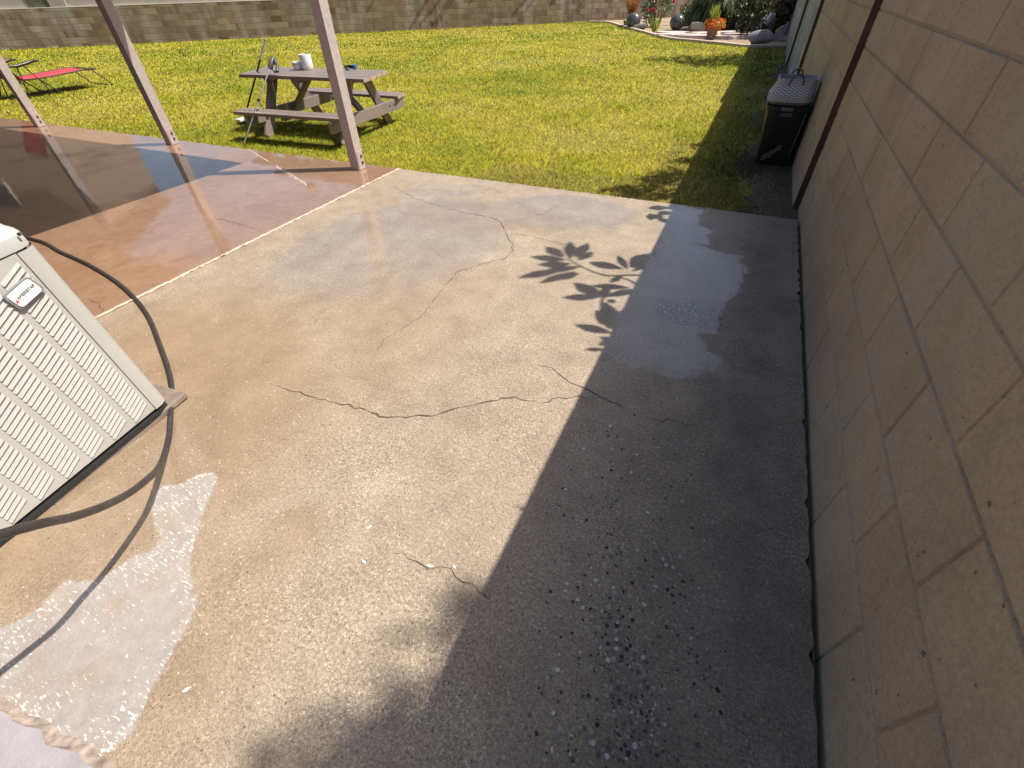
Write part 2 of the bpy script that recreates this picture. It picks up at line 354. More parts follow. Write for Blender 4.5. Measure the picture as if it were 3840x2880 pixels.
M_LEDGE = simple('ledge_sunlit_white', (0.78, 0.73, 0.62), 0.8, 0.08)
M_PANEL = simple('panel_stucco', (0.34, 0.30, 0.27), 0.9, 0.12, 3, bump=0.4)
M_PATCHD = simple('patch_dark', (0.10, 0.095, 0.075), 0.9, 0.25, 5)

# ================================================================ SETTING
def sheet(name, pts, z, mat, label=None):
    mb = MB(); mb.add([(x, y, z) for x, y in pts], [tuple(range(len(pts)))]); o = mb.build(name, mat); return tag(o, kind='structure')
sheet('ground', [(-150, -150), (150, -150), (150, 150), (-150, 150)], -0.16, M_DIRT)
M_DSOIL = mat_soil('dark_soil', [(0.055, 0.04, 0.028), (0.12, 0.09, 0.06), (0.22, 0.18, 0.14)], 30)
def back_y(x): return 13.73 + 0.846*(x+24.33)
EDGE = [(-8.19, 26.6), (-7.18, 26.3), (-5.85, 23.82), (-4.52, 21.35), (-3.03, 18.63), (-2.08, 17.83), (-1.07, 16.99), (-0.51, 16.55), (0.46, 16.75)]
lawn_pts = [(-40, 3.95), (0.60, 3.95), (0.60, 38), (-2, 38), (-30, 8.9), (-40, 0.4)]
sheet('lawn', lawn_pts, -0.035, M_THATCH)
mb = MB(); ss = []
for i in range(61):
    y = 3.945+i*0.15; ss += [(0.12+0.09*math.sin(y*3.1)+random.uniform(-.05, .05)+0.02*max(0, y-6), y, -0.033), (0.585, y, -0.031)]
mb.add(ss, [(2*i, 2*i+1, 2*i+3, 2*i+2) for i in range(60)]); tag(mb.build('bare_soil', M_DSOIL), kind='structure')
mb = MB(); bp = [(x, y) for x, y in EDGE] + [(0.6, 16.8), (0.6, 35.2), (-8.4, 27.4)]
mb.add([(x, y, -0.022) for x, y in bp], [tuple(range(len(bp)))]); tag(mb.build('garden_bed', M_SOIL), kind='structure')

# ---- polygons (world metres) that mark the grey slab
PALE = [(-1.62, -0.21), (-1.59, -0.17), (-1.57, -0.12), (-1.59, -0.06), (-1.59, -0.04), (-1.55, -0.02), (-1.5, -0.0), (-1.48, 0.04), (-1.47, 0.1), (-1.43, 0.14), (-1.45, 0.18), (-1.52, 0.2), (-1.56, 0.23), (-1.62, 0.25), (-1.64, 0.3), (-1.65, 0.33), (-1.59, 0.36), (-1.57, 0.42), (-1.52, 0.45), (-1.49, 0.44), (-1.45, 0.38), (-1.41, 0.32), (-1.37, 0.27), (-1.29, 0.17), (-1.25, 0.14), (-1.14, 0.09), (-1.11, 0.04), (-1.07, -0.06), (-1.03, -0.15), (-1.0, -0.2), (-1.01, -0.25), (-1.03, -0.29), (-1.08, -0.29), (-1.27, -0.29), (-1.41, -0.3)]
PEB = [(-0.05, 0.64), (0.02, 0.67), (0.06, 0.62), (0.09, 0.55), (0.14, 0.5), (0.17, 0.4), (0.23, 0.38), (0.22, 0.33), (0.21, 0.28), (0.02, 0.19), (0.01, 0.26), (0.07, 0.34), (0.04, 0.4), (0.01, 0.47), (-0.03, 0.54)]
FILM = [(-0.41, 3.94), (-0.12, 3.9), (-0.14, 3.58), (-0.04, 3.49), (-0.01, 3.25), (-0.11, 3.23), (-0.04, 3.19), (0.09, 3.14), (0.26, 3.15), (0.2, 3.07), (0.25, 3.0), (0.24, 2.68), (0.2, 2.62), (0.16, 2.42), (0.16, 2.18), (0.08, 2.12), (0.11, 2.0), (0.19, 1.98), (0.25, 1.87), (0.25, 1.8), (0.13, 1.82), (0.08, 1.75), (-0.03, 1.72), (-0.19, 1.72), (-0.36, 1.76), (-0.36, 2.0), (-0.39, 2.42), (-0.34, 3.05)]
PET = [(-0.75, 0.4), (-0.956, -0.079), (-1.07, -0.179), (-0.471, 0.505), (-0.546, 0.475), (-2.733, 1.746), (-0.812, 0.506)]
PEB2 = [(-0.11, 0.98), (-0.04, 0.99), (-0.04, 0.92), (-0.08, 0.92)]
def sdist(P, poly):                      # signed distance, + inside
    poly = np.array(poly); n = len(poly); d = np.full(len(P), 1e9); ins = np.zeros(len(P), bool)
    for i in range(n):
        a, b = poly[i], poly[(i+1) % n]; ab = b-a; t = np.clip(((P-a)@ab)/max(1e-9, ab@ab), 0, 1)
        d = np.minimum(d, np.hypot(*(P-a-t[:, None]*ab).T))
        c = ((a[1] > P[:, 1]) != (b[1] > P[:, 1]))
        with np.errstate(divide='ignore', invalid='ignore'):
            xi = (b[0]-a[0])*(P[:, 1]-a[1])/(b[1]-a[1])+a[0]
        ins ^= c & (P[:, 0] < xi)
    return np.where(ins, d, -d)
def soft(P, poly, wd): return np.clip(sdist(P, poly)/(2*wd)+0.5, 0, 1)
def blob(P, x, y, rx, ry, ang=0, p=2.0):
    c, s = math.cos(R(ang)), math.sin(R(ang)); dx, dy = P[:, 0]-x, P[:, 1]-y
    u, v = (dx*c+dy*s)/rx, (-dx*s+dy*c)/ry; return np.clip(1.5-(u*u+v*v)**(p/2)*1.0, 0, 1)
x0, x1, y0, y1 = -3.125, 0.555, -1.2, 3.94
nx, ny = 247, 343
xs = np.linspace(x0, x1, nx); ys = np.linspace(y0, y1, ny); XX, YY = np.meshgrid(xs, ys); P2 = np.stack([XX.ravel(), YY.ravel()], 1)
verts = np.column_stack([P2, np.zeros(len(P2))])
# chipped far edge and wall-side edge
ed = (YY.ravel() > y1-1e-6); verts[ed, 1] += np.convolve(rng.normal(0, 0.006, ed.sum()), np.ones(3)/3, 'same')
ed2 = (XX.ravel() > x1-1e-6); e2 = np.convolve(rng.normal(0, 0.0035, ed2.sum()), np.ones(4)/4, 'same'); e2 -= 0.010*(np.convolve(rng.random(ed2.sum()) < 0.05, [0.5, 1, 0.5], 'same')); verts[ed2, 0] += e2-0.002
idx = np.arange(nx*ny).reshape(ny, nx)
fac = np.stack([idx[:-1, :-1], idx[:-1, 1:], idx[1:, 1:], idx[1:, :-1]], -1).reshape(-1, 4)
wet = np.maximum.reduce([np.where(P2[:, 0] < -0.25, soft(P2, FILM, 0.22), soft(P2, FILM, 0.11))*1.0,
    blob(P2, -2.1, 2.5, 0.75, 1.0, -20)*0.8, blob(P2, -1.2, 3.45, 0.7, 0.45, 10)*0.62, blob(P2, -2.3, 3.4, 0.5, 0.4)*0.5,
    soft(P2, PALE, 0.08)*0.9, blob(P2, -1.8, 0.35, 0.3, 0.45, 15)*0.75, np.full(len(P2), 0.10)])
pale = soft(P2, PALE, 0.045)
peb = np.maximum.reduce([soft(P2, PEB, 0.05), soft(P2, PEB2, 0.04)*0.9, blob(P2, 0.1, 0.45, 0.3, 0.5, 0)*0.32, blob(P2, -0.05, 1.0, 0.3, 0.5)*0.25, blob(P2, 0.0, 2.3, 0.2, 0.14)*0.7])
brn = np.maximum.reduce([blob(P2, -2.2, 0.5, 0.9, 1.0)*0.9, blob(P2, -1.7, 1.3, 0.6, 0.6)*0.45, blob(P2, -1.35, -0.05, 0.5, 0.4)*0.55, blob(P2, -1.05, 0.35, 0.1, 0.14)*0.6,
    blob(P2, -1.7, 3.15, 0.7, 0.35, 10)*0.5, blob(P2, -1.45, 1.9, 0.45, 0.5)*0.25])
MB_ = MB(); MB_.v = [tuple(v) for v in verts]; MB_.f = [tuple(int(i) for i in f) for f in fac]; MB_.m = [0]*len(fac)
nslab = len(MB_.v)
# slab sides
MB_.add([(x0, y1, 0), (x1, y1, 0), (x1, y1, -0.12), (x0, y1, -0.12)], [(0, 1, 2, 3)])
MB_.add([(x1, y0, 0), (x1, y1, 0), (x1, y1, -0.12), (x1, y0, -0.12)], [(3, 2, 1, 0)])
CRACKS = [([(-1.73,0.92),(-1.58,0.93),(-1.49,0.93),(-1.38,0.94),(-1.28,0.96),(-1.18,0.96),(-1.1,0.96),(-1.03,0.99),(-0.98,1.02),(-0.9,1.05),(-0.84,1.12),(-0.79,1.17),(-0.73,1.21),(-0.67,1.27),(-0.62,1.29),(-0.57,1.3),(-0.5,1.31),(-0.46,1.36),(-0.39,1.4),(-0.31,1.43),(-0.24,1.46)], 0.011),
  ([(-0.6,1.55),(-0.54,1.56),(-0.48,1.52),(-0.42,1.49),(-0.34,1.48),(-0.24,1.45),(-0.15,1.42),(-0.09,1.43)], 0.009),
  ([(-0.04,1.4),(0.03,1.43),(0.1,1.44),(0.16,1.43)], 0.008),
  ([(-3.01,3.52),(-2.47,3.26),(-1.92,3.13),(-1.66,3.12),(-1.54,3.07),(-1.44,2.92),(-1.33,2.79),(-1.25,2.66),(-1.25,2.51),(-1.36,2.39),(-1.46,2.21),(-1.44,2.09),(-1.43,1.97),(-1.4,1.81),(-1.39,1.66),(-1.41,1.55),(-1.44,1.42),(-1.41,1.33),(-1.37,1.22)], 0.008),
  ([(-0.68,0.46),(-0.6,0.47),(-0.52,0.49),(-0.45,0.48),(-0.39,0.48),(-0.34,0.46),(-0.31,0.46)], 0.006),
  ([(-1.42,2.88),(-1.22,2.92),(-1.01,2.87),(-0.82,2.91)], 0.005),
  ([(-1.17,3.75),(-1.27,3.54),(-1.28,3.37),(-1.47,3.15)], 0.005)]
def crack(mb, pts, wd, mi, z=0.0012):
    pts = [Vector((x, y, 0)) for x, y in pts]; fine = []
    for i in range(len(pts)-1):
        L = (pts[i+1]-pts[i]).length; k = max(2, int(L/0.025))
        for j in range(k):
            p = pts[i].lerp(pts[i+1], j/k); fine.append(p + Vector((random.gauss(0, .006), random.gauss(0, .006), 0)))
    fine.append(pts[-1]); vs = []; n = len(fine)
    for i, p in enumerate(fine):
        t = (fine[min(i+1, n-1)]-fine[max(i-1, 0)]).normalized(); nr = Vector((-t.y, t.x, 0))
        ww = wd*0.62*random.uniform(0.15, 1.4)*(0.35+0.65*math.sin(math.pi*min(1, max(0.03, i/(n-1)))))
        vs += [tuple(p+nr*ww/2+Vector((0, 0, z))), tuple(p-nr*ww/2+Vector((0, 0, z)))]
    mb.add(vs, [(2*i, 2*i+1, 2*i+3, 2*i+2) for i in range(n-1)], mi)
for pts, wd in CRACKS: crack(MB_, pts, wd, 1)
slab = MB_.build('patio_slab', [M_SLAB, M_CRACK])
at = slab.data.attributes.new('st', 'FLOAT_COLOR', 'POINT'); arr = np.zeros((len(slab.data.vertices), 4), np.float32)
arr[:nslab] = np.column_stack([wet, pale, peb, brn]); arr[nslab:, 0] = 0.2; at.data.foreach_set('color', arr.ravel())
wall_shade_v = np.clip(0.45+1.3*(P2[:, 0]+0.05), 0.3, 1)*np.maximum.reduce([soft(P2, [(-0.02, -1.2), (0.6, -1.2), (0.6, 4.1), (0.15, 4.1), (0.05, 2.2), (-0.15, 1.3), (-0.10, 0.7), (-0.2, 0.1)], 0.22), blob(P2, 0.42, 0.5, 0.2, 1.4)*0.9])  # mask of the wall shade painted on the slab
ad = slab.data.attributes.new('dk', 'FLOAT', 'POINT'); arr1 = np.zeros(len(slab.data.vertices), np.float32); arr1[:nslab] = wall_shade_v; ad.data.foreach_set('value', arr1)
tag(slab, kind='structure')
# orange slab
mb = MB(); mb.add([(-16, -1.2, 0), (-3.15, -1.2, 0), (-3.15, 3.94, 0), (-16, 3.94, 0), (-16, -1.2, -.12), (-3.15, -1.2, -.12), (-3.15, 3.94, -.12), (-16, 3.94, -.12)],
    [(0, 1, 2, 3), (3, 2, 6, 7), (2, 1, 5, 6), (1, 0, 4, 5), (0, 3, 7, 4)])
crack(mb, [(-3.44, 1.05), (-3.38, 1.05), (-3.31, 1.05), (-3.25, 1.02), (-3.19, 1.01), (-3.16, .99)], 0.008, 1)
crack(mb, [(-3.84, 2.27), (-3.49, 2.26), (-3.16, 2.21)], 0.006, 1)
tag(mb.build('orange_patio', [M_OR, M_CRACK]), kind='structure')
# worn joint between the slabs, edge highlight painted in as its pale colour
mb = MB(); n = 240; vs = []
for i in range(n+1):
    y = -1.2 + (3.95+1.2)*i/n; j = random.gauss(0, .0025); zz = 0.004+random.random()*0.004
    vs += [(-3.148+j, y, 0.0), (-3.145+j, y, zz), (-3.136+j*1.4, y, zz*0.9), (-3.129+random.gauss(0, .003), y, 0.0005)]
mb.add(vs, [(4*i+k, 4*i+k+1, 4*i+k+5, 4*i+k+4) for i in range(n) for k in range(3)])
tag(mb.build('slab_joint', M_STRIP), kind='structure')
# pale stoop at the near left
mb = MB(); sv = []
prof = [(-2.2, -0.40), (-1.40, -0.315), (-1.26, -0.30), (-0.92, -0.255), (-0.3, -0.17), (0.5, -0.06)]
n = 60
for i in range(n+1):
    x = -2.2 + 2.7*i/n; y = -0.315 + 0.125*(x+1.4) + random.gauss(0, .004)
    sv += [(x, y-2.5, 0.016), (x, y-0.014+random.gauss(0, .004), 0.016), (x, y-0.005, 0.010+random.gauss(0, .002)), (x, y+0.008+random.gauss(0, .003), 0.0015)]
mb.add(sv, [(4*i+k, 4*i+4+k, 4*i+5+k, 4*i+1+k) for i in range(n) for k in range(3)])
mb.m = [0 if k % 3 == 0 else 1 for k in range(n*3)]
tag(mb.build('stoop', [M_STOOP, M_STOOPE]), kind='structure')

# ---- block walls
def block_wall(name, p0, p1, tops, mat, L=0.445, off=0.0, thick=0.15, mort=0.0065, depth=0.006, extra=None, weather=0.0):
    """wall face from p0 to p1; its front is to the left of p0->p1"""
    p0, p1 = Vector((*p0, 0)), Vector((*p1, 0)); ax = (p1-p0); LEN = ax.length; ax.normalize(); nr = Vector((-ax.y, ax.x, 0))
    mb = MB(); col = []
    def put(vs, fs, c): mb.add(vs, fs); col.extend([c]*len(vs))
    H = tops[-1]; z0 = -0.15
    a, b = p0 - nr*depth, p1 - nr*depth; c_, d_ = p1 - nr*thick, p0 - nr*thick
    put([a+Vector((0,0,z0)), b+Vector((0,0,z0)), c_+Vector((0,0,z0)), d_+Vector((0,0,z0)), a+Vector((0,0,H)), b+Vector((0,0,H)), c_+Vector((0,0,H)), d_+Vector((0,0,H))],
        [(1,0,4,5),(2,1,5,6),(3,2,6,7),(0,3,7,4),(4,7,6,5)], (0.5, 0.85, 0, 1))
    lo = z0
    for ci, hi in enumerate(tops):
        o = (off + (0 if ci % 2 == 0 else L/2)) % L; s0 = o - L
        tone_c = random.uniform(-0.08, 0.08)
        while s0 < LEN:
            s1 = s0 + L; e0, e1 = max(0, s0+mort/2), min(LEN, s1-mort/2)
            if e1 - e0 > 0.02:
                zb, zt = lo + mort/2*(ci > 0), hi - mort/2
                t = min(1, max(0, random.gauss(0.5, 0.22)+tone_c)); jit = random.uniform(-0.0015, 0.0015); bv = 0.004
                def pt(s, z, dd): return p0 + ax*s + nr*dd + Vector((0, 0, z))
                vs = [pt(e0, zb, -depth), pt(e1, zb, -depth), pt(e1, zt, -depth), pt(e0, zt, -depth),
                      pt(e0+bv, zb+bv, jit), pt(e1-bv, zb+bv, jit), pt(e1-bv, zt-bv, jit), pt(e0+bv, zt-bv, jit)]
                put(vs, [(5,4,7,6),(1,0,4,5),(2,1,5,6),(3,2,6,7),(0,3,7,4)], (t, 0, 0, 1))
            s0 = s1
        lo = hi
    o = mb.build(name, mat)
    at = o.data.attributes.new('bc', 'FLOAT_COLOR', 'POINT'); at.data.foreach_set('color', np.array(col, np.float32).ravel())
    return o
TOPS = [0.221, 0.43, 0.645, 0.845, 1.03, 1.215, 1.42, 1.625]
w_a = tag(block_wall('block_wall', (0.572, -2.2), (0.572, 4.285), TOPS, M_WALL, 0.445, (0.70+2.2) % 0.445, 0.16),
    'long tan concrete block wall running along the right edge of the grey patio', 'wall')
w_b = tag(block_wall('block_wall', (0.532, 4.285), (0.532, 9.05), TOPS, M_WALL, 0.445, 0.11, 0.16),
    'tan block wall section behind the black hamper, starting at the dark brown upright', 'wall')
w_c = tag(block_wall('block_wall', (0.490, 9.05), (0.490, 13.1), TOPS, M_WALLG, 0.445, 0.2, 0.16),
    'patchy grey block wall section with pale blocks beyond the hamper', 'wall')
w_d = tag(block_wall('block_wall', (0.450, 13.1), (0.450, 35.0), TOPS, M_WALLG, 0.445, 0.3, 0.16),
    'farthest grey side wall section running into the planted corner', 'wall')
for wobj, x, y in ((w_b, 0.552, 4.285), (w_c, 0.511, 9.05), (w_d, 0.470, 13.1)):
    mb = MB(); mb.box((x+0.0005, y-0.009, 0.735), (0.046, 0.016, 1.77), bev=0.003); mb.build('end_board', M_BOARD, wobj)
# back wall, 40 degrees off
bx0, bx1 = 0.6, -45
bw = tag(block_wall('block_wall', (bx0, back_y(bx0)), (bx1, back_y(bx1)), [0.06, 0.26, 0.46, 0.66, 0.86, 1.06, 1.17], M_WALLB, 0.42, 0.1, 0.2, 0.016, 0.008),
    'weathered brown block wall across the back of the lawn with recessed upper panels', 'wall')
ax = Vector((bx1-bx0, back_y(bx1)-back_y(bx0), 0)).normalized(); nr = Vector((-ax.y, ax.x, 0))
def on_back(x, d, z): return Vector((x, back_y(x), 0)) + nr*d + Vector((0, 0, z))
def back_box(mb, xa, xb, d0, d1, za, zb, mi=0):
    p = [on_back(xa, d1, za), on_back(xb, d1, za), on_back(xb, d0, za), on_back(xa, d0, za)]
    q = [v + Vector((0, 0, zb-za)) for v in p]; mb.hexa(p+q, mi)
mb = MB(); back_box(mb, bx1, bx0, -0.20, -0.085, 1.1705, 1.95); mb.build('upper_panel', M_PANEL, bw)
mb = MB(); back_box(mb, bx1, bx0, -0.084, 0.004, 1.168, 1.186); mb.build('ledge', M_LEDGE, bw)  # white colour paints in the sunlit line along the ledge
for xp in (-25.21, -19.2, -13.2, -7.4, -1.6):
    mb = MB(); back_box(mb, xp-0.21, xp+0.21, -0.0845, -0.012, 1.1865, 1.95); mb.build('pilaster', M_WALLB if xp > -20 else M_PANEL, bw)
mb = MB(); back_box(mb, -25.98, -25.44, -0.0848, -0.06, 1.187, 1.95); mb.build('dark_patch', M_PATCHD, bw)  # dark-coloured patch in the recess beside the pilaster

# ---- grass blades
def make_grass():
    bands = [(3.9, 5.5, 9500, 0.0036, 0.036), (5.5, 8, 5200, 0.0046, 0.038), (8, 12, 2300, 0.0068, 0.040), (12, 19, 900, 0.0115, 0.042), (19, 40, 300, 0.020, 0.05)]
    VX, CX, NX = [], [], []
    for d0, d1, den, wd, hg in bands:
        lo, hi = np.array([-min(d1, 34), 3.93]), np.array([0.57, d1])
        area = (hi-lo).prod(); N = int(area*den)
        P = lo + rng.random((N, 2))*(hi-lo); d = np.hypot(P[:, 0], P[:, 1])
        ok = (d >= d0) & (d < d1) & (P[:, 0] > -2.85*P[:, 1]-1.0) & (P[:, 1] < back_y(P[:, 0])-0.05)
        # garden bed out
        ex, ey = np.array([e[0] for e in EDGE]), np.array([e[1] for e in EDGE])
        ok &= ~((P[:, 0] > -8.2) & (P[:, 1] > np.interp(P[:, 0], ex, ey)-0.05))
        wx = np.where(P[:, 1] < 4.285, 0.57, np.where(P[:, 1] < 9.05, 0.53, np.where(P[:, 1] < 13.1, 0.49, 0.45)))
        ok &= P[:, 0] < wx-0.01
        # bare dirt strip by the wall base and slab corner
        bare = (P[:, 0] > 0.18+0.1*np.sin(P[:, 1]*5)) & (rng.random(N) < np.where(P[:, 1] < 5.2, 0.72, 0.4)); ok &= ~bare
        P = P[ok]; N = len(P)
        # slow variation of tone
        def fb(sx, ph): return np.sin(P[:, 0]*sx+ph+1.3*np.sin(P[:, 1]*sx*0.7+ph*2))*np.cos(P[:, 1]*sx*1.1-ph+1.1*np.sin(P[:, 0]*sx*0.8))
        f = 0.50*fb(0.75, 1.0)+0.36*fb(1.9, 2.2)+0.24*fb(4.6, 0.4)+0.16*fb(11, 3.1)
        thin = rng.random(N) < np.clip(0.93-0.35*np.clip(f, 0, 1), 0, 1); P, f = P[thin], f[thin]; N = len(P)
        t = np.clip(0.40+0.70*f+rng.normal(0, 0.13, N), 0, 1)[:, None]
        green, yel, dry = np.array([0.235, 0.335, 0.007]), np.array([0.60, 0.525, 0.026]), np.array([0.66, 0.51, 0.12])
        c = np.where(t < 0.6, green+(yel-green)*(t/0.6), yel+(dry-yel)*((t-0.6)/0.4*0.75))
        dd = rng.random(N) < 0.10; c[dd] = dry*rng.uniform(0.7, 1.15, (dd.sum(), 1))
        nearw = (P[:, 1] < 6.2) & (P[:, 0] > -0.7); br = nearw & (rng.random(N) < 0.45); c[br] = np.array([0.19, 0.125, 0.055])
        in_wall_shadow = P[:, 0]+0.12*f+rng.normal(0, 0.06, N) > -0.16-0.01*P[:, 1]; c[in_wall_shadow] *= np.array([0.33, 0.40, 0.75])  # wall shadow deepened in the blade colour
        rim = (P[:, 1] < 4.55+0.25*f) & (P[:, 0] > -2.3) & (rng.random(N) < 0.5); c[rim] = np.array([0.36, 0.25, 0.085])*rng.uniform(0.7, 1.3, (rim.sum(), 1))
        c *= rng.uniform(0.82, 1.15, (N, 1))
        az = rng.random(N)*2*np.pi; ln = np.abs(rng.normal(1.1, 0.45, N)); h = 0.85*hg*rng.uniform(0.55, 1.15, N)*(1-0.3*np.clip(f, -1, 1))
        ww = wd*rng.uniform(0.7, 1.3, N)/2; la = rng.random(N)*2*np.pi
        b = np.column_stack([P, np.full(N, -0.035)]); sx = np.column_stack([np.cos(az)*ww, np.sin(az)*ww, np.zeros(N)])
        tip = b + np.column_stack([np.cos(la)*ln*h, np.sin(la)*ln*h, h])
        lip = (P[:, 1] < 4.02) & (rng.random(N) < 0.6); tip[lip, 1] -= rng.uniform(0.0, 0.075, lip.sum()); tip[lip, 2] += rng.uniform(0.0, 0.03, lip.sum())
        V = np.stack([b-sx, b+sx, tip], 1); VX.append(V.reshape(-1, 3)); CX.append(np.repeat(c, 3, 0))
        nn = rng.normal(0, 0.20, (N, 3)); nn[:, 2] = 1; nn /= np.linalg.norm(nn, axis=1)[:, None]; NX.append(np.repeat(nn, 3, 0))
    V = np.concatenate(VX).astype(np.float32); C = np.concatenate(CX); n = len(V)
    me = bpy.data.meshes.new('grass'); me.vertices.add(n); me.vertices.foreach_set('co', V.ravel())
    me.loops.add(n); me.loops.foreach_set('vertex_index', np.arange(n, dtype=np.int32))
    me.polygons.add(n//3); me.polygons.foreach_set('loop_start', np.arange(0, n, 3, dtype=np.int32))
    me.materials.append(M_GRASS); me.update(calc_edges=True)
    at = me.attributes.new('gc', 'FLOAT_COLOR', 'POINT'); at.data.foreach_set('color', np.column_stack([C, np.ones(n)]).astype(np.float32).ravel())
    me.polygons.foreach_set('use_smooth', np.ones(n//3, bool)); me.normals_split_custom_set_from_vertices(np.concatenate(NX))
    return link(bpy.data.objects.new('grass', me))
tag(make_grass(), 'short sunlit lawn grass, yellow green with drier patches', 'grass', kind='stuff')

# ================================================================ PATIO COVER
house = empty('house', (-9, -1.0, 0), 0, 'stucco house wall behind the orange patio', 'house')
mb = MB(); mb.box((-0.2, -0.1, 1.5), (10.6, 0.2, 3.4)); mb.build('wall', M_STUCCO, house)
ROOF = empty('patio_cover', (-8.5, 3.78, 0), 0, 'flat wooden patio roof carried on the row of posts', 'patio roof')
def rel(o, x, y, z): return (x-o.location.x, y-o.location.y, z-o.location.z)
mb = MB(); mb.box(rel(ROOF, -8.53, 1.65, 2.43), (10.0, 5.08, 0.055)); mb.build('roof_deck', M_ROOFU, ROOF)
mb = MB(); mb.box(rel(ROOF, -8.53, 1.65, 2.4665), (10.06, 5.12, 0.014)); mb.build('roof_cover', M_ROOFT, ROOF)
mb = MB(); mb.box(rel(ROOF, -8.5, 3.78, 2.31), (9.96, 0.09, 0.178), bev=0.004); mb.build('beam', M_POST, ROOF)
for k in range(17):
    x = -3.60 - k*0.61
    mb = MB(); mb.box(rel(ROOF, x, 1.62, 2.345), (0.045, 4.16, 0.110)); mb.build('rafter', M_ROOFU, ROOF)
def make_post():
    r = empty('patio_post', (0, 0, 0)); mb = MB()
    mb.box((0, 0, 1.11), (0.105, 0.105, 2.22), bev=0.004); mb.build('shaft', M_POST, r)
    mb = MB(); mb.box((0.0555, 0.0, 0.088), (0.006, 0.088, 0.170), bev=0.002); bk = mb.build('bracket', M_POSTB, r)
    for z in (0.065, 0.125):
        mb = MB(); mb.lathe([(0.0, 0.012), (0.008, 0.012), (0.012, 0.006), (0.014, 0.0)], 12)
        b = mb.build('bolt', M_BOLT, bk, True); b.location = (0.0588, 0.012, z); b.rotation_euler = (0, R(90), 0)
    return r
post = make_post()
plabels = ['mauve wooden patio post at the orange slab corner in front of the picnic table',
           'middle mauve patio post, between the red lounger and the picnic table',
           'mauve patio post at the far left, crossing the red lounger']
for i, x in enumerate((-3.545, -6.49, -9.47)):
    p = post if i == 0 else copy_tree(post)
    p.location = (x, 3.79, 0); tag(p, plabels[i], 'post', 'posts of the patio cover')

# ================================================================ AIR CONDITIONER
AC = empty('air_conditioner', (-2.352, 0.197, 0), R(5.28), 'beige louvred air conditioner unit standing on a slab at the left edge', 'air conditioner')
# local +X faces the camera side, +Y is the right hand corner seen from there
W2 = 0.40
AC.rotation_euler = (R(2.6), 0, R(5.28)); AC.location.z = -0.012; AC.scale = (1, 1, 1.025)
mb = MB(); mb.box((-0.01, 0.03, 0.012), (0.815, 0.88, 0.028), bev=0.006); mb.build('pad', simple('pad_concrete', (0.25, 0.20, 0.165), 0.4, 0.2, 20, bump=0.3, coat=0.5), AC)
mb = MB(); mb.lathe([(W2+0.004, 0.0262), (W2+0.004, 0.040), (W2-0.012, 0.040), (W2-0.012, 0.062)], 64, sq=14); mb.build('base_pan', M_DARK, AC)  # pan coloured near black for the shadow under the cabinet
mb = MB(); mb.lathe([(W2-0.012, 0.058), (W2-0.012, 0.772)], 64, sq=12); mb.build('cabinet', M_AC, AC)
def corner_panel():
    mb = MB(); n = 8; rr = 0.05; pts = []
    pts.append((W2, W2-0.066)); pts.append((W2, W2-rr))
    for k in range(1, n): a = R(90)*k/n; pts.append((W2-rr+rr*math.cos(a), W2-rr+rr*math.sin(a)))
    pts += [(W2-rr, W2), (W2-0.066, W2)]; m = len(pts)
    mb.add([(x, y, 0.055) for x, y in pts]+[(x, y, 0.768) for x, y in pts], [(i, i+1, m+i+1, m+i) for i in range(m-1)])
    ins = [(x-0.012, y-0.012) for x, y in pts]
    mb.add([(pts[0][0], pts[0][1], 0.055), (pts[0][0], pts[0][1], .768), (ins[0][0], pts[0][1], .768), (ins[0][0], pts[0][1], .055)], [(0, 1, 2, 3)])
    return mb
def louver_side():
    mb = MB(); y_r = W2-0.068; wide = 2*y_r; px = W2-0.003
    mb.box((px-0.004, 0, 0.412), (0.008, wide, 0.712), bev=0.0015)           # flat panel
    ncol = 7; cw = 0.0955; sl = math.tan(R(23)); pitch = 0.0192; o1 = 0.0052
    for c in range(ncol):
        ya = y_r-0.012-c*cw; yb = ya-0.078
        def zz(y, z): return z-(ya-y)*sl
        z = 0.100
        while z < 0.745:
            h = pitch*0.66
            A = [(px, ya, zz(ya, z)), (px, yb, zz(yb, z)), (px, yb, zz(yb, z)+h), (px, ya, zz(ya, z)+h)]
            B = [(px+o1, ya-0.004, zz(ya, z)+0.001), (px+o1, yb+0.003, zz(yb, z)+0.001)]
            if zz(yb, z) > 0.045 and z+h < 0.758:
                mb.add([A[3], A[2], B[1], B[0], A[0], A[1]], [(0, 1, 2, 3), (3, 2, 5, 4), (0, 3, 4), (1, 5, 2)])
                mb.add([(px+0.0012, ya-0.002, zz(ya, z)-0.0042), (px+0.0012, yb+0.002, zz(yb, z)-0.0042), (px+0.0012, yb+0.002, zz(yb, z)+0.0005), (px+0.0012, ya-0.002, zz(ya, z)+0.0005)], [(0, 1, 2, 3)], 1)  # darker strip under each slat paints in the gap's shade
            z += pitch
    return mb
cp = corner_panel().build('corner_post', M_AC, AC, True); lp = louver_side().build('louver_panel', [M_AC, simple('slot_shade', (0.41, 0.40, 0.385), 0.8)], AC)
for k in (1, 2, 3):
    c = cp.copy(); link(c); c.parent = AC; c.rotation_euler = (0, 0, R(90*k))
    c = lp.copy(); link(c); c.parent = AC; c.rotation_euler = (0, 0, R(90*k))
mb = MB(); mb.lathe([(W2-0.02, 0.771), (W2+0.001, 0.773), (W2+0.001, 0.808), (W2-0.004, 0.820), (W2-0.012, 0.825), (W2-0.018, 0.836), (W2-0.04, 0.866), (W2-0.085, 0.896), (W2-0.14, 0.914), (0.235, 0.920), (0.232, 0.908), (0.228, 0.87)], 128, sq=16)
cap = mb.build('top_cover', M_ACT, AC, True)
mb = MB()
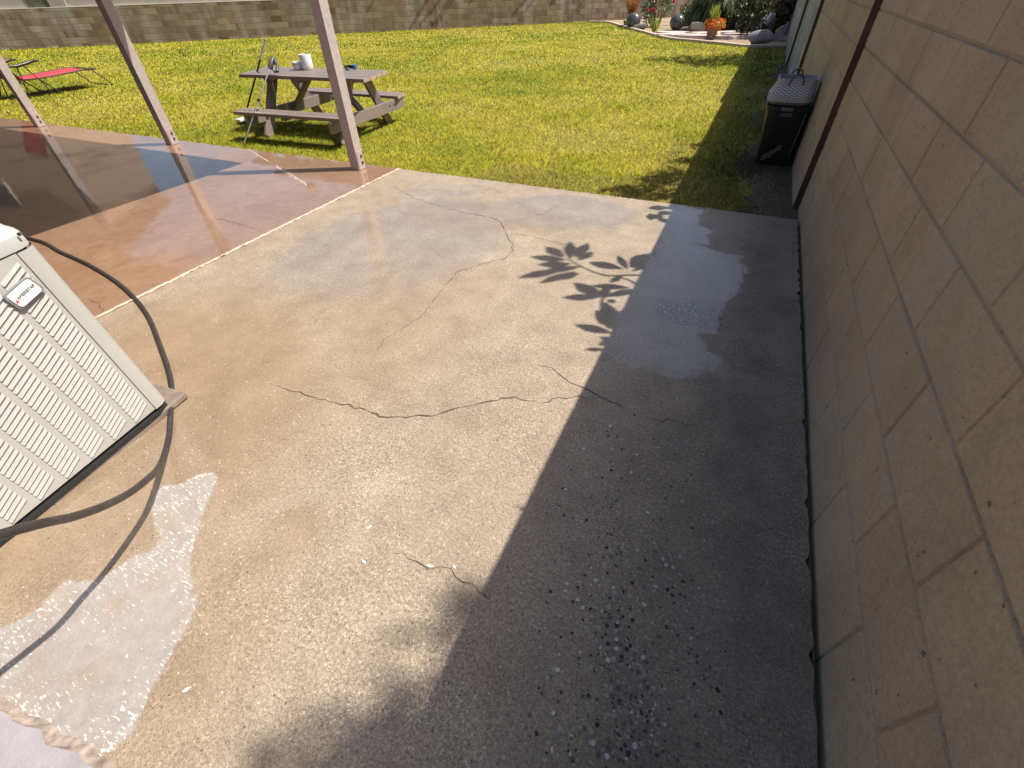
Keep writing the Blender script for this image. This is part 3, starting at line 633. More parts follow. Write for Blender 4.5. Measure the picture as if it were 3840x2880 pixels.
for k in range(9): mb.lathe([(0.03+k*0.0245, 0.912), (0.033+k*0.0245, 0.916), (0.036+k*0.0245, 0.912), (0.033+k*0.0245, 0.908), (0.03+k*0.0245, 0.912)], 48)
for k in range(8):
    a = R(45*k); mb.tube([(0.02*math.cos(a), 0.02*math.sin(a), 0.910), (0.236*math.cos(a), 0.236*math.sin(a), 0.913)], 0.003, 6)
mb.build('fan_grille', M_ACT, cap)
mb = MB(); mb.lathe([(0.0, 0.88), (0.228, 0.872)], 32); mb.build('fan_well', M_DARK, cap)
mb = MB(); mb.box((W2+0.001, W2-0.026, 0.812), (0.006, 0.010, 0.010), bev=0.002); mb.build('corner_slot', M_DARK, cap)
# badge
bd = bpy.data.objects.new('badge', None); link(bd); bd.parent = AC; bd.location = (W2+0.012, W2-0.130, 0.665); bd.rotation_euler = (R(14), 0, 0)
def rounded(wd, hg, th, r, x=0):
    mb = MB(); pts = []
    for cx, cy, a0 in ((wd/2-r, hg/2-r, 0), (-wd/2+r, hg/2-r, 90), (-wd/2+r, -hg/2+r, 180), (wd/2-r, -hg/2+r, 270)):
        for k in range(5): a = R(a0+90*k/4); pts.append((cx+r*math.cos(a), cy+r*math.sin(a)))
    n = len(pts); mb.add([(x, p[0], p[1]) for p in pts]+[(x+th, p[0]*0.97, p[1]*0.95) for p in pts], [tuple(range(n, 2*n))]+[(i, (i+1) % n, n+(i+1) % n, n+i) for i in range(n)])
    return mb
rounded(0.098, 0.062, 0.006, 0.014, -0.008).build('badge_frame', M_BADGEF, bd); rounded(0.084, 0.049, 0.004, 0.010, -0.002).build('badge_plate', M_BADGE, bd)
cu = bpy.data.curves.new('badge_text', 'FONT'); cu.body = 'AMERISTAR'; cu.size = 0.0125; cu.align_x = 'CENTER'; cu.align_y = 'CENTER'; cu.extrude = 0.0004; cu.shear = 0.2
tx = bpy.data.objects.new('badge_text', cu); link(tx); dg = bpy.context.evaluated_depsgraph_get(); me = bpy.data.meshes.new_from_object(tx.evaluated_get(dg)); bpy.data.objects.remove(tx)
me.materials.clear(); me.materials.append(M_LET); tm = bpy.data.objects.new('badge_text', me); link(tm); tm.parent = bd
tm.matrix_local = Matrix(((0, 0, 1, 0.0028), (1, 0, 0, 0.004), (0, 1, 0, 0.003), (0, 0, 0, 1)))
mb = MB(); mb.add([(0.0026, -0.041, -0.006), (0.0026, -0.032, -0.006), (0.0026, -0.030, 0.0), (0.0026, -0.034, 0.004), (0.0026, -0.037, -0.002)], [(0, 1, 2, 3, 4)]); mb.build('badge_mark', M_RED, bd)

# ================================================================ HOSE
hp = [(-5.6, 1.35, .013), (-4.74, 1.42, .013), (-4.31, 1.37, .013), (-3.91, 1.33, .013), (-3.49, 1.26, .013), (-3.14, 1.17, .014), (-2.83, 1.06, .014), (-2.49, 0.90, .014), (-2.25, 0.78, .014),
      (-2.10, 0.69, .014), (-1.975, 0.595, .013), (-1.855, 0.505, .014), (-1.735, 0.415, .040), (-1.605, 0.345, .112), (-1.477, 0.285, .205), (-1.376, 0.204, .285), (-1.285, 0.131, .375), (-1.215, 0.07, .46), (-1.148, 0.026, .545), (-1.118, -0.03, .605), (-1.10, -0.12, .66), (-1.09, -0.35, .72), (-1.1, -0.8, .74)]
def catmull(pts, k=8):
    pts = [Vector(p) for p in pts]; out = []
    for i in range(len(pts)-1):
        p0, p1, p2, p3 = pts[max(0, i-1)], pts[i], pts[i+1], pts[min(len(pts)-1, i+2)]
        for j in range(k):
            t = j/k; out.append(0.5*((2*p1)+(p2-p0)*t+(2*p0-5*p1+4*p2-p3)*t*t+(3*p1-p0-3*p2+p3)*t**3))
    return out+[pts[-1]]
mb = MB(); mb.tube(catmull(hp), 0.0108, 14); tag(mb.build('hose', M_HOSE, None, True), 'long black rubber hose curving round the air conditioner', 'hose')

# ================================================================ PICNIC TABLE
TB = empty('picnic_table', (-5.15, 5.19, -0.03), 0, 'small brown wooden picnic table with two benches on the lawn', 'picnic table')
def T(x, y, z): return (x+5.15, y-5.19, z+0.03)
ang = 0.035   # the table is turned a little
TB.rotation_euler = (0, 0, 0)
# tabletop: plank lines from (left) to (right) edge
def plank(parent, name, l0, r0, l1, r1, zt, th):   # quad plan: left-front, right-front, left-back, right-back
    mb = MB(); p = [T(*l0, zt-th), T(*r0, zt-th), T(*r1, zt-th), T(*l1, zt-th)]; q = [(a, b, c+th) for a, b, c in p]
    mb.add(p+q, [(3,2,1,0),(4,5,6,7),(0,1,5,4),(2,3,7,6)], 0); mb.add(p+q, [(1,2,6,5),(3,0,4,7)], 1)
    o = mb.build(name, [M_TBL, M_TBLE], parent)
    bv = o.modifiers.new('b', 'BEVEL'); bv.width = 0.004; bv.segments = 2; return o
def lerp2(a, b, t): return (a[0]+(b[0]-a[0])*t, a[1]+(b[1]-a[1])*t)
LF, RF, LB, RB = (-6.13, 4.80), (-4.17, 4.88), (-6.36, 5.48), (-4.36, 5.60)
for k in range(4):
    t0, t1 = k/4, (k+1)/4-0.017
    plank(TB, 'table_board', lerp2(LF, LB, t0), lerp2(RF, RB, t0), lerp2(LF, LB, t1), lerp2(RF, RB, t1), 0.615, 0.036)
for (lf, rf, lb, rb) in (((-5.84, 4.30), (-4.17, 4.39), (-5.92, 4.54), (-4.24, 4.64)), ((-6.13, 5.76), (-4.40, 5.77), (-6.22, 6.02), (-4.48, 6.05))):
    for k in range(2):
        t0, t1 = k/2, (k+1)/2-0.035
        plank(TB, 'bench_board', lerp2(lf, lb, t0), lerp2(rf, rb, t0), lerp2(lf, lb, t1), lerp2(rf, rb, t1), 0.30, 0.034)
for xo, side in ((-5.76, -1), (-4.50, 1)):
    sh = 0.0
    mb = MB(); mb.bar(T(xo+0.06, 4.58, -0.035), T(xo-0.03, 5.03, 0.577), 0.115, 0.045, side=(0, 1, 0.3)); mb.build('leg', M_TBL, TB)
    mb = MB(); mb.bar(T(xo-0.12, 5.77, -0.035), T(xo-0.06, 5.36, 0.577), 0.115, 0.045, side=(0, 1, -0.3)); mb.build('leg', M_TBL, TB)
    mb = MB(); mb.bar(T(xo+0.09+0.045*side, 4.36, 0.20), T(xo-0.04+0.045*side, 6.00, 0.20), 0.125, 0.044, side=(0, 0, 1)); cb = mb.build('crossbeam', M_TBL, TB)
    for yy in (4.66, 5.62, 5.72):
        mb = MB(); mb.lathe([(0, 0.010), (0.008, 0.010), (0.013, 0.0)], 10); b = mb.build('bolt', M_BOLT, cb, True)
        t = (yy-4.36)/1.64; b.location = T(xo+0.09-0.13*t+0.0675*side+0.001*side, yy, 0.215); b.rotation_euler = (0, R(90*side), 0)
    mb = MB(); mb.bar(T(xo+0.01, 4.86, 0.556), T(xo-0.10, 5.52, 0.556), 0.044, 0.044, side=(0, 0, 1)); mb.build('top_batten', M_TBL, TB)
mb = MB(); mb.bar(T(-5.75, 5.2, 0.19), T(-5.32, 5.2, 0.565), 0.09, 0.04, side=(0, 1, 0)); mb.build('brace', M_TBL, TB)
mb = MB(); mb.bar(T(-4.55, 5.2, 0.19), T(-4.95, 5.2, 0.565), 0.09, 0.04, side=(0, 1, 0)); mb.build('brace', M_TBL, TB)
mb = MB(); mb.bar(T(-5.18, 4.86, 0.561), T(-5.27, 5.52, 0.561), 0.07, 0.034, side=(1, 0, 0)); mb.build('top_batten', M_TBL, TB)
mb = MB(); mb.bar(T(-5.08, 4.36, 0.249), T(-5.10, 4.60, 0.249), 0.07, 0.032, side=(1, 0, 0)); mb.build('bench_batten', M_TBL, TB)

# things on and against the table
def planter(name, loc, r0, r1, h, label, rot=0):
    o = empty(name, loc, rot, label, 'planter')
    mb = MB(); mb.lathe([(0.0, 0.0), (r0*0.9, 0.0), (r0, h*0.06), (r0*1.04, h*0.3), (r1, h*0.97), (r1*0.98, h), (r1*0.90, h), (r1*0.88, h*0.94), (r0*0.85, h*0.2), (0, h*0.18)], 32)
    mb.build('pot_body', M_POTW, o, True); return o
planter('planter_pot', (-5.475, 5.36, 0.616), 0.070, 0.078, 0.165, 'large white ceramic pot standing on the picnic table', 0.2)
sp = planter('planter_pot', (-5.60, 5.31, 0.616), 0.052, 0.062, 0.088, 'small white pot with dark holes beside the large white pot')
for a in (-75, -55, -35):
    mb = MB(); mb.lathe([(0.0, 0.001), (0.006, 0.001), (0.006, -0.004)], 10); o = mb.build('drain_hole', M_DARK, sp)
    o.location = (0.0605*math.cos(R(a)), 0.0605*math.sin(R(a)), 0.064); o.rotation_euler = (0, R(88), R(a))
NZ = empty('spray_nozzle', (-4.90, 5.53, 0.617), R(12), 'black and blue hose spray nozzle lying on the right end of the table', 'spray nozzle')
mb = MB(); mb.tube([(-0.09, 0.02, 0.022), (-0.03, 0.01, 0.026), (0.05, 0.0, 0.026)], [0.016, 0.02, 0.021], 12); mb.build('barrel', M_BLACK, NZ, True)
mb = MB(); mb.tube([(0.05, 0, 0.026), (0.07, -0.003, 0.026), (0.085, -0.005, 0.026)], [0.024, 0.027, 0.024], 14); mb.build('collar', M_BLUE, NZ, True)
mb = MB(); mb.tube([(-0.06, 0.02, 0.022), (-0.02, -0.05, 0.018), (0.03, -0.10, 0.016)], [0.015, 0.014, 0.013], 10); mb.build('grip', M_BLACK, NZ, True)
mb = MB(); mb.tube([(0.03, -0.10, 0.016), (0.045, -0.125, 0.015)], 0.013, 12); mb.build('connector', M_STEEL, NZ, True)
# pressure washer lance
LA = empty('pressure_washer_wand', (-5.53, 4.04, 0.004), 0, 'steel pressure washer lance with grey trigger gun leaning on the table', 'pressure washer')
tip = Vector((0, 0, 0)); dirv = (Vector((-5.542, 4.899, 0.774)) - Vector((-5.53, 4.04, 0.004))); top = dirv*0.905; un = dirv.normalized()
mb = MB(); mb.tube([tip+un*0.05, tip+un*0.55], 0.0095, 12); mb.tube([tip+un*0.55, top], 0.0085, 12); mb.build('lance', M_STEEL, LA, True)
mb = MB(); mb.tube([tip, tip+un*0.02, tip+un*0.05], [0.006, 0.011, 0.011], 10); mb.build('nozzle_tip', M_BRASS, LA, True)
mb = MB(); cpt = tip+un*0.60; mb.tube([cpt-un*0.018, cpt-un*0.01, cpt+un*0.01, cpt+un*0.018], [0.012, 0.019, 0.019, 0.012], 12)
mb.tube([cpt, cpt+Vector((0.03, -0.02, -0.03)), cpt+Vector((0.06, -0.02, -0.10))], [0.006, 0.005, 0.004], 8); mb.build('locking_collar', M_BLACK, LA, True)
sidev = Vector((1, 0.25, 0)); sidev = (sidev-un*sidev.dot(un)).normalized()
mb = MB(); mb.tube([top-un*0.02, top+un*0.01, top+un*0.06, top+un*0.115, top+un*0.14], [0.018, 0.030, 0.034, 0.030, 0.018], 12); mb.build('gun_body', M_GREYP, LA, True)
mb = MB(); a0 = top+un*0.11; mb.tube([a0, a0+sidev*0.05-un*0.035, a0+sidev*0.095-un*0.075, a0+sidev*0.115-un*0.15], [0.022, 0.021, 0.020, 0.021], 10); mb.build('grip', M_GREYP, LA, True)
mb = MB(); a1 = top+un*0.02; mb.tube([a1, a1+sidev*0.04-un*0.04, a1+sidev*0.085-un*0.075, a0+sidev*0.115-un*0.15], [0.010, 0.008, 0.008, 0.009], 8); mb.build('trigger_guard', M_BLACK, LA, True)
mb = MB(); mb.tube([a1+sidev*0.02+un*0.03, a1+sidev*0.05-un*0.01, a1+sidev*0.065-un*0.05], [0.009, 0.008, 0.006], 8); mb.build('trigger', M_BLACK, LA, True)
# scrub brush on a pole
BR = empty('long_brush', (-6.69, 5.07, -0.03), 0, 'long handled brush with black pole leaning against the left end of the table', 'brush')
A = Vector((0, 0, 0.06)); B = Vector((-5.736, 5.055, 0.954))-Vector((-6.69, 5.07, -0.03)); C = A.lerp(B, 0.78)
mb = MB(); mb.tube([A, C], 0.0115, 12); mb.build('pole', M_BLACKM, BR, True)
mb = MB(); mb.tube([C, A.lerp(B, 0.985)], 0.013, 12); mb.tube([A.lerp(B, 0.985), B], [0.014, 0.010], 12); mb.build('handle_sleeve', M_STEEL, BR, True)
mb = MB(); mb.box((0.0, 0, 0.055), (0.10, 0.24, 0.035), bev=0.008); mb.build('brush_head', M_BADGE, BR)
mb = MB()
for k in range(120):
    x, y = random.uniform(-.045, .045), random.uniform(-.115, .115); mb.tube([(x, y, 0.04), (x*1.5+random.gauss(0, .008), y*1.15+random.gauss(0, .01), -0.02)], [0.003, 0.0015], 4)
mb.build('bristles', M_BLACK, BR)
# dark mat past the table
mb = MB(); mb.box((0, 0, 0), (0.75, 0.45, 0.03), bev=0.008)
for k in range(14): mb.box((-0.34+k*0.052, 0, 0.017), (0.02, 0.40, 0.012))
o = mb.build('rubber_mat', simple('mat_rubber', (0.05, 0.052, 0.06), 0.7, 0.3, 40), None, loc=(-6.95, 7.05, 0.0)); o.rotation_euler = (0, 0, 0.35)
tag(o, 'dark grey rubber mat lying on the lawn beyond the far bench', 'mat')

# ================================================================ RED LOUNGER (axis along y, head towards -y)
LG = empty('sun_lounger', (-13.1, 5.82, -0.03), 0, 'red folding sun lounger with black tube frame on the lawn', 'sun lounger')
def Lp(x, y, z): return (x+12.95, y-5.9, z+0.03)
def cloth(pts, xw0, xw1, sag, th=0.008):
    mb = MB(); n = len(pts); m = 8
    vs = []
    for (y, z) in pts:
        for j in range(m+1):
            t = j/m; vs.append(Lp(xw0+(xw1-xw0)*t, y, z-sag*math.sin(math.pi*t)))
    fs = [(i*(m+1)+j, i*(m+1)+j+1, (i+1)*(m+1)+j+1, (i+1)*(m+1)+j) for i in range(n-1) for j in range(m)]
    mb.add(vs, fs); return mb
xa, xb = -13.38, -12.62
seatp = [(5.36, .27), (5.6, .255), (5.95, .265), (6.3, .285), (6.55, .30), (6.72, .285)]
o = cloth(seatp, xa+.02, xb-.02, 0.035).build('seat', M_FABR, LG, True); o.modifiers.new('s', 'SOLIDIFY').thickness = 0.008
backp = [(5.36, .27), (5.25, .45), (5.12, .70), (4.98, .98)]
o = cloth(backp, xa+.02, xb-.02, 0.03).build('backrest', M_FABR, LG, True); o.modifiers.new('s', 'SOLIDIFY').thickness = 0.008
mb = MB()
for x in (xa, xb): mb.tube([Lp(x, y, z) for y, z in seatp], 0.012, 8)
mb.tube([Lp(xa, *seatp[-1]), Lp(xb, *seatp[-1])], 0.012, 8); mb.build('seat_frame', M_BLACKM, LG, True)
mb = MB()
for x in (xa, xb): mb.tube([Lp(x, y, z) for y, z in backp], 0.012, 8)
mb.tube([Lp(xa, *backp[-1]), Lp(xb, *backp[-1])], 0.012, 8); mb.build('back_frame', M_BLACKM, LG, True)
for ends in (((6.62, .29), (6.90, -.02)), ((5.62, .26), (5.88, -.02)), ((5.32, .27), (5.18, -.02))):
    (ya, za), (yb, zb) = ends; mb = MB()
    mb.tube([Lp(xa, ya, za), Lp(xa, yb, zb), Lp(xb, yb, zb), Lp(xb, ya, za)], 0.011, 8); mb.build('leg', M_BLACKM, LG, True)
for x in (xa-.03, xb+.03):
    mb = MB(); mb.tube([Lp(x, 5.24, .485), Lp(x, 5.40, .475), Lp(x, 5.58, .50), Lp(x, 5.72, .53), Lp(x, 5.80, .515)], [0.02, 0.026, 0.028, 0.024, 0.014], 10); am = mb.build('armrest', M_BLACK, LG, True)
    mb = MB(); mb.tube([Lp(x, 5.50, .48), Lp(x, 5.62, .25), Lp(x, 5.72, -.02)], 0.010, 8); mb.tube([Lp(x, 5.40, .47), Lp(x, 5.36, .25), Lp(x, 5.30, -.02)], 0.010, 8); mb.build('arm_support', M_BLACKM, am, True)

# ================================================================ HAMPER AND BASKET
HM = empty('laundry_hamper', (0.335, 5.62, -0.03), 0, 'tall black plastic laundry hamper standing in the shade against the wall', 'hamper')
def ring(wx, wy, z, cx=0.0, cy=0.0, n=40, p=7):
    out = []
    for k in range(n):
        a = 2*math.pi*k/n; c, s = math.cos(a), math.sin(a); r = 1/((abs(c)**p+abs(s)**p)**(1/p)); out.append((cx+wx/2*r*c, cy+wy/2*r*s, z))
    return out
def loft(mb, rings, mi=0, capb=True):
    n = len(rings[0]); vs = [p for r in rings for p in r]
    fs = [(i*n+k, i*n+(k+1) % n, (i+1)*n+(k+1) % n, (i+1)*n+k) for i in range(len(rings)-1) for k in range(n)]
    if capb: fs.append(tuple(reversed(range(n))))
    return mb.add(vs, fs, mi)
mb = loft(MB(), [ring(.33, .34, 0.0, .02), ring(.335, .35, .02, .02), ring(.37, .44, .50, -.01), ring(.35, .42, .50, -.01), ring(.31, .32, .03, .02)]); mb.build('bin_body', M_HAMP, HM, True)
mb = loft(MB(), [ring(.372, .442, .478, -.01), ring(.395, .465, .482, -.01), ring(.398, .468, .512, -.01), ring(.37, .44, .515, -.01), ring(.352, .42, .50, -.01)], 0, False); mb.build('rim', M_HAMP, HM, True)
mb = MB(); mb.box((-.02, -.245, .495), (.10, .02, .030), bev=0.006); mb.build('handle', M_HAMPT, HM)
mb = MB(); mb.bar((.130, -.187, .10), (.150, -.219, .47), 0.012, 0.008); mb.build('side_strip', M_HAMPT, HM)
mb = MB()
def dot(u, v, r):
    yf = -(0.35/2+(0.44-0.35)/2*(v/0.5))-0.0012
    mb.add([(u+r*math.cos(a), yf, v+r*math.sin(a)) for a in (0, 1.05, 2.1, 3.14, 4.19, 5.24)], [(0, 1, 2, 3, 4, 5)])
for i in range(7):
    for j in range(10):
        u, v = -0.10+i*0.021+(0.0105 if j % 2 else 0), 0.045+j*0.0145
        if 0.02+1.0*(u+0.10) - 0.035 < v-0.025 < 0.02+0.75*(u+0.10)+0.045: dot(u, v, 0.0045)
mb.build('vent_hole', M_HOLE, HM); mb = MB()
for i in range(6):
    for j in range(2): dot(-0.06+i*0.017+(0.008 if j else 0), 0.440+j*0.016, 0.0038)
mb.build('vent_hole', M_HOLE, HM)
BK = empty('woven_basket', (0.315, 5.62, 0.487), 0, 'slouching grey and white zigzag woven basket on top of the black hamper', 'basket')
rings = [ring(.33, .36, 0.0, 0, 0, 48, 5), ring(.385, .42, .03, 0, 0, 48, 4), ring(.385, .41, .075, .0, .01, 48, 4), ring(.355, .37, .115, .012, .03, 48, 5), ring(.34, .34, .15, .02, .045, 48, 6), ring(.335, .33, .195, .02, .05, 48, 7)]
inner = [ring(.318, .312, .195, .02, .05, 48, 7), ring(.32, .32, .10, .012, .03, 48, 5), ring(.30, .33, .02, 0, 0, 48, 5)]
mb = MB(); allr = rings+inner; n = 48
vs = [p for r in allr for p in r]; fs = [(i*n+k, i*n+(k+1) % n, (i+1)*n+(k+1) % n, (i+1)*n+k) for i in range(len(allr)-1) for k in range(n)]
fs.append(tuple((len(allr)-1)*n+k for k in range(n))); mb.add(vs, fs); bk = mb.build('basket_body', M_WEAVE, BK, True)
uv = bk.data.uv_layers.new(name='UVMap')
for poly in bk.data.polygons:
    ks = [bk.data.loops[li].vertex_index % n for li in poly.loop_indices]; wrap = max(ks)-min(ks) > n/2
    for li in poly.loop_indices:
        vi = bk.data.loops[li].vertex_index; k = vi % n
        if wrap and k < n/2: k += n
        uv.data[li].uv = (k/n, bk.data.vertices[vi].co.z/0.195)
for yy, zz in ((-0.118, 0.0), (0.218, 0.0)):
    mb = MB(); mb.tube(catmull([(-.05, yy, .12), (-.045, yy-.004, .175), (-.015, yy+.01, .225), (.035, yy+.01, .228), (.065, yy-.004, .18), (.07, yy, .12)], 5), 0.007, 8); mb.build('handle', M_GREYP, BK, True)

# ================================================================ PLANTS
def leaf(mb, base, d, nrm, L, W, mi=0, droop=0.0, seg=3):
    d = d.normalized(); s = d.cross(nrm)
    if s.length < 1e-4: s = d.cross(Vector((0.3, 0.5, 0.8)))
    s.normalize(); pr = [0.0, 0.75, 1.0, 0.6, 0.0] if seg >= 4 else [0.12, 1.0, 0.8, 0.0][:seg+1]; vs = []; n = len(pr)
    for i in range(n):
        t = i/(n-1); c = base + d*L*t + Vector((0, 0, -droop*L*t*t)); vs += [c + s*W/2*pr[i], c - s*W/2*pr[i]]
    mb.add(vs, [(2*i, 2*i+1, 2*i+3, 2*i+2) for i in range(n-1)], mi)
def rv():
    while True:
        v = Vector((random.uniform(-1, 1), random.uniform(-1, 1), random.uniform(-1, 1)))
        if 0.05 < v.length < 1: return v.normalized()
LEAF = [[-0.86, 2.65, -1.09, 2.61, 0.076], [-0.89, 2.68, -1.05, 2.79, 0.079], [-0.84, 2.68, -0.92, 2.92, 0.067], [-0.81, 2.71, -0.8, 2.95, 0.065], [-0.78, 2.68, -0.73, 2.83, 0.06], [-0.81, 2.61, -1.0, 2.52, 0.082], [-0.82, 2.53, -1.05, 2.31, 0.076], [-0.75, 2.52, -0.9, 2.3, 0.064], [-0.72, 2.51, -0.83, 2.38, 0.065], [-0.74, 2.6, -0.94, 2.44, 0.07], [-0.48, 2.67, -0.7, 2.68, 0.081], [-0.45, 2.68, -0.55, 2.84, 0.046], [-0.43, 2.71, -0.34, 2.96, 0.125], [-0.41, 2.66, -0.34, 2.8, 0.039], [-0.46, 2.58, -0.5, 2.47, 0.041], [-0.38, 2.45, -0.59, 2.39, 0.063], [-0.5, 2.28, -0.7, 2.38, 0.086], [-0.51, 2.28, -0.71, 2.19, 0.066], [-0.49, 2.29, -0.33, 2.45, 0.058], [-0.47, 2.26, -0.41, 2.26, 0.043], [-0.49, 2.27, -0.51, 2.41, 0.049], [-0.47, 2.23, -0.34, 1.99, 0.097], [-0.49, 2.13, -0.34, 2.01, 0.089], [-0.35, 1.95, -0.55, 1.95, 0.062], [-0.32, 1.89, -0.4, 1.89, 0.034], [-0.34, 1.8, -0.44, 1.76, 0.03], [-0.34, 1.84, -0.38, 1.86, 0.061], [-0.32, 1.78, -0.35, 1.69, 0.025], [-0.32, 2.22, -0.36, 2.15, 0.035], [-0.39, 3.85, -0.54, 3.77, 0.091], [-0.45, 3.61, -0.52, 3.59, 0.119], [-0.41, 3.58, -0.49, 3.65, 0.099], [-0.35, 3.59, -0.41, 3.54, 0.101], [-0.36, 3.69, -0.44, 3.74, 0.092]]
STEM = [[[-0.85, 2.67], [-0.67, 2.57], [-0.53, 2.55], [-0.35, 2.63]], [[-0.5, 2.57], [-0.4, 2.54], [-0.31, 2.51]], [[-0.33, 2.45], [-0.41, 2.38], [-0.49, 2.28], [-0.46, 2.16], [-0.34, 1.99]]]
OL = empty('oleander', (0.98, 3.0, 0), 0, 'tall oleander behind the tan wall, its leafy branches leaning over the patio', 'shrub')
def lift(x, y, X): t = (X-x)/SD.x; return Vector((x, y, 0)) + SD*t
mb = MB()
for k, (xA, yA, xB, yB, wd) in enumerate(LEAF):
    X = 0.62+0.02*(k % 5)
    a, b = lift(xA, yA, X+0.02), lift(xB, yB, X-0.05+0.03*((k*7) % 4))
    b = a+(b-a)*1.07; d = b-a; s = SD.cross(d.normalized()).normalized(); n = 6; vs = []
    pr = [0.15, 0.62, 0.95, 1.0, 0.58, 0.0]
    for i in range(n):
        t = i/(n-1); c = a+d*t + SD*(0.03*math.sin(math.pi*t)); vs += [c+s*wd*0.57*pr[i]+SD*0.01, c-SD*0.006, c-s*wd*0.57*pr[i]+SD*0.01]
    mb.add(vs, [q for i in range(n-1) for q in ((3*i, 3*i+1, 3*i+4, 3*i+3), (3*i+1, 3*i+2, 3*i+5, 3*i+4))])
def rel_mb(mb, o): mb.v = [(x-o.location.x, y-o.location.y, z-o.location.z) for x, y, z in mb.v]; return mb
# body of the shrub behind the wall (kept under the shadow line of the wall top)
for k in range(1500):
    p = Vector((random.uniform(0.85, 1.7), random.uniform(1.2, 4.0), random.uniform(0.2, 1.62)))
    zmax = 1.62+max(0, (p.x-0.572))*1.35; p.z = min(p.z*1.25, zmax-0.12)
    leaf(mb, p, rv()+Vector((0, 0, .5)), rv(), random.uniform(.1, .2), random.uniform(.02, .04))
rel_mb(mb, OL).build('foliage', M_OLE, OL, True)
mb = MB()
for st in STEM:
    pts = [lift(x, y, 0.66+0.01*i) for i, (x, y) in enumerate(st)]; root = Vector((1.05, 3.0, 1.0)); last = pts[-1]
    if st is STEM[2]: pts = pts[:]
    mid = last.lerp(root, 0.4); mid.x = max(mid.x, 0.80)
    mb.tube(catmull(pts+[mid, root], 4), [0.006+0.010*i/((len(pts)+1)*4) for i in range((len(pts)+1)*4+1)], 7)
for k in range(6): mb.tube([(1.0+.05*k, 2.8+.08*k, -0.1), (1.05+.06*k, 2.6+.2*k, .6), (1.0+.05*k, 2.2+.4*k, 1.25)], [.022, .018, .012], 7)
rel_mb(mb, OL).build('stem', M_BARK, OL, True)
# shrubs along the wall further on, just topping it
def hedge(y0, y1, hi, n, name_label, xr=(0.80, 1.5)):
    o = empty('shrub', (1.1, (y0+y1)/2, 0), 0, name_label, 'shrub'); mb = MB()
    for k in range(n):
        p = Vector((random.uniform(*xr), random.uniform(y0, y1), 0)); f = math.sin(math.pi*(p.y-y0)/(y1-y0))**0.7
        p.z = random.uniform(0.3, 1.0)*(1.45+hi*f*random.uniform(0.4, 1.0))
        leaf(mb, p, rv()+Vector((-.2, 0, .5)), rv(), random.uniform(.12, .22), random.uniform(.03, .055))
    rel_mb(mb, o).build('foliage', M_OLE, o); mb = MB()
    for k in range(5):
        y = y0+(y1-y0)*(k+.5)/5; mb.tube([(1.1, y, -.1), (1.12, y+.05, .7), (1.05, y+.1, 1.4)], [.03, .02, .01], 6)
    rel_mb(mb, o).build('stem', M_BARK, o); return o
hg = hedge(4.4, 6.2, 0.75, 1500, 'leafy shrub behind the wall beside the hamper'); mb = MB()
for (sx_, sy_, t_, r_, n_) in ((-0.70, 4.30, 2.85, .15, 60), (-0.55, 4.55, 2.6, .20, 90), (-0.47, 4.9, 2.4, .16, 60), (-0.42, 5.35, 2.3, .15, 60), (-0.50, 4.18, 2.4, .13, 50), (-0.88, 4.22, 2.95, .11, 40), (-0.72, 4.10, 2.75, .12, 45), (-0.62, 4.75, 2.8, .13, 45), (-0.36, 6.0, 2.2, .14, 50)):
    c_ = Vector((sx_, sy_, 0))+SD*t_; mb = MB()
    for k in range(n_): leaf(mb, c_+rv()*r_*random.random()**.5, rv(), rv(), random.uniform(.10, .17), random.uniform(.03, .05))
    mb.tube([(1.1, c_.y+.1, 1.3), c_.lerp(Vector((1.1, c_.y+.1, 1.3)), .4)+Vector((0, 0, .1)), c_], [.014, .01, .005], 6)
    rel_mb(mb, hg).build('branch', M_OLE, hg)
hedge(6.3, 7.8, 0.45, 900, 'lower leafy shrub behind the wall past the hamper')
# trees that throw the soft shadow in the foreground and the patch on the lawn
def tree(loc, label, trunk_h, blobs, n, lsize, mat, seedv):
    random.seed(seedv); o = empty('tree', loc, 0, label, 'tree'); mb = MB(); base = Vector(loc)
    for (x, y, z, r) in blobs:
        for k in range(int(n*math.pi*r*r/(lsize*lsize*0.2))):
            v = rv()*r*random.uniform(0.25, 1.0)**0.6; v.z *= 0.75
            leaf(mb, Vector((x, y, z))+v, rv(), rv(), lsize*random.uniform(.6, 1.3), lsize*random.uniform(.25, .45))
    rel_mb(mb, o).build('crown', mat, o); mb = MB(); c = Vector((sum(b[0] for b in blobs)/len(blobs), sum(b[1] for b in blobs)/len(blobs), sum(b[2] for b in blobs)/len(blobs)))
    topv = Vector((base.x*0.6+c.x*0.4, base.y*0.6+c.y*0.4, trunk_h)); mb.tube([base+Vector((0, 0, -.2)), base.lerp(topv, .5)+Vector((.05, .02, 0)), topv], [.20, .15, .11], 10)
    for (x, y, z, r) in blobs: mb.tube([topv, topv.lerp(Vector((x, y, z)), .5)+Vector((0, 0, .15)), Vector((x, y, z))], [.09, .055, .02], 7)
    rel_mb(mb, o).build('trunk', M_BARK, o, True); return o
def sh(x, y, t): return tuple(Vector((x, y, 0))+SD*t)
B1 = [(*sh(-0.39, 0.39, 9.4), .095), (*sh(-0.50, -0.08, 9.3), .15), (*sh(-0.36, 0.12, 9.5), .13), (*sh(-0.55, -0.17, 9.3), .13), (*sh(-0.33, 0.49, 9.4), .035), (*sh(-0.04, 0.16, 9.8), .30), (*sh(-0.27, -0.10, 9.6), .20), (*sh(-0.41, 0.0, 9.4), .06), (*sh(0.2, -0.25, 10.2), .5), (*sh(0.4, 0.1, 10.4), .45), (*sh(0.35, -0.9, 10.5), .9), (*sh(1.2, -0.2, 11), 1.0), (*sh(1.8, -1.2, 11), 1.1), (*sh(-0.3, -1.6, 10.4), .8)]
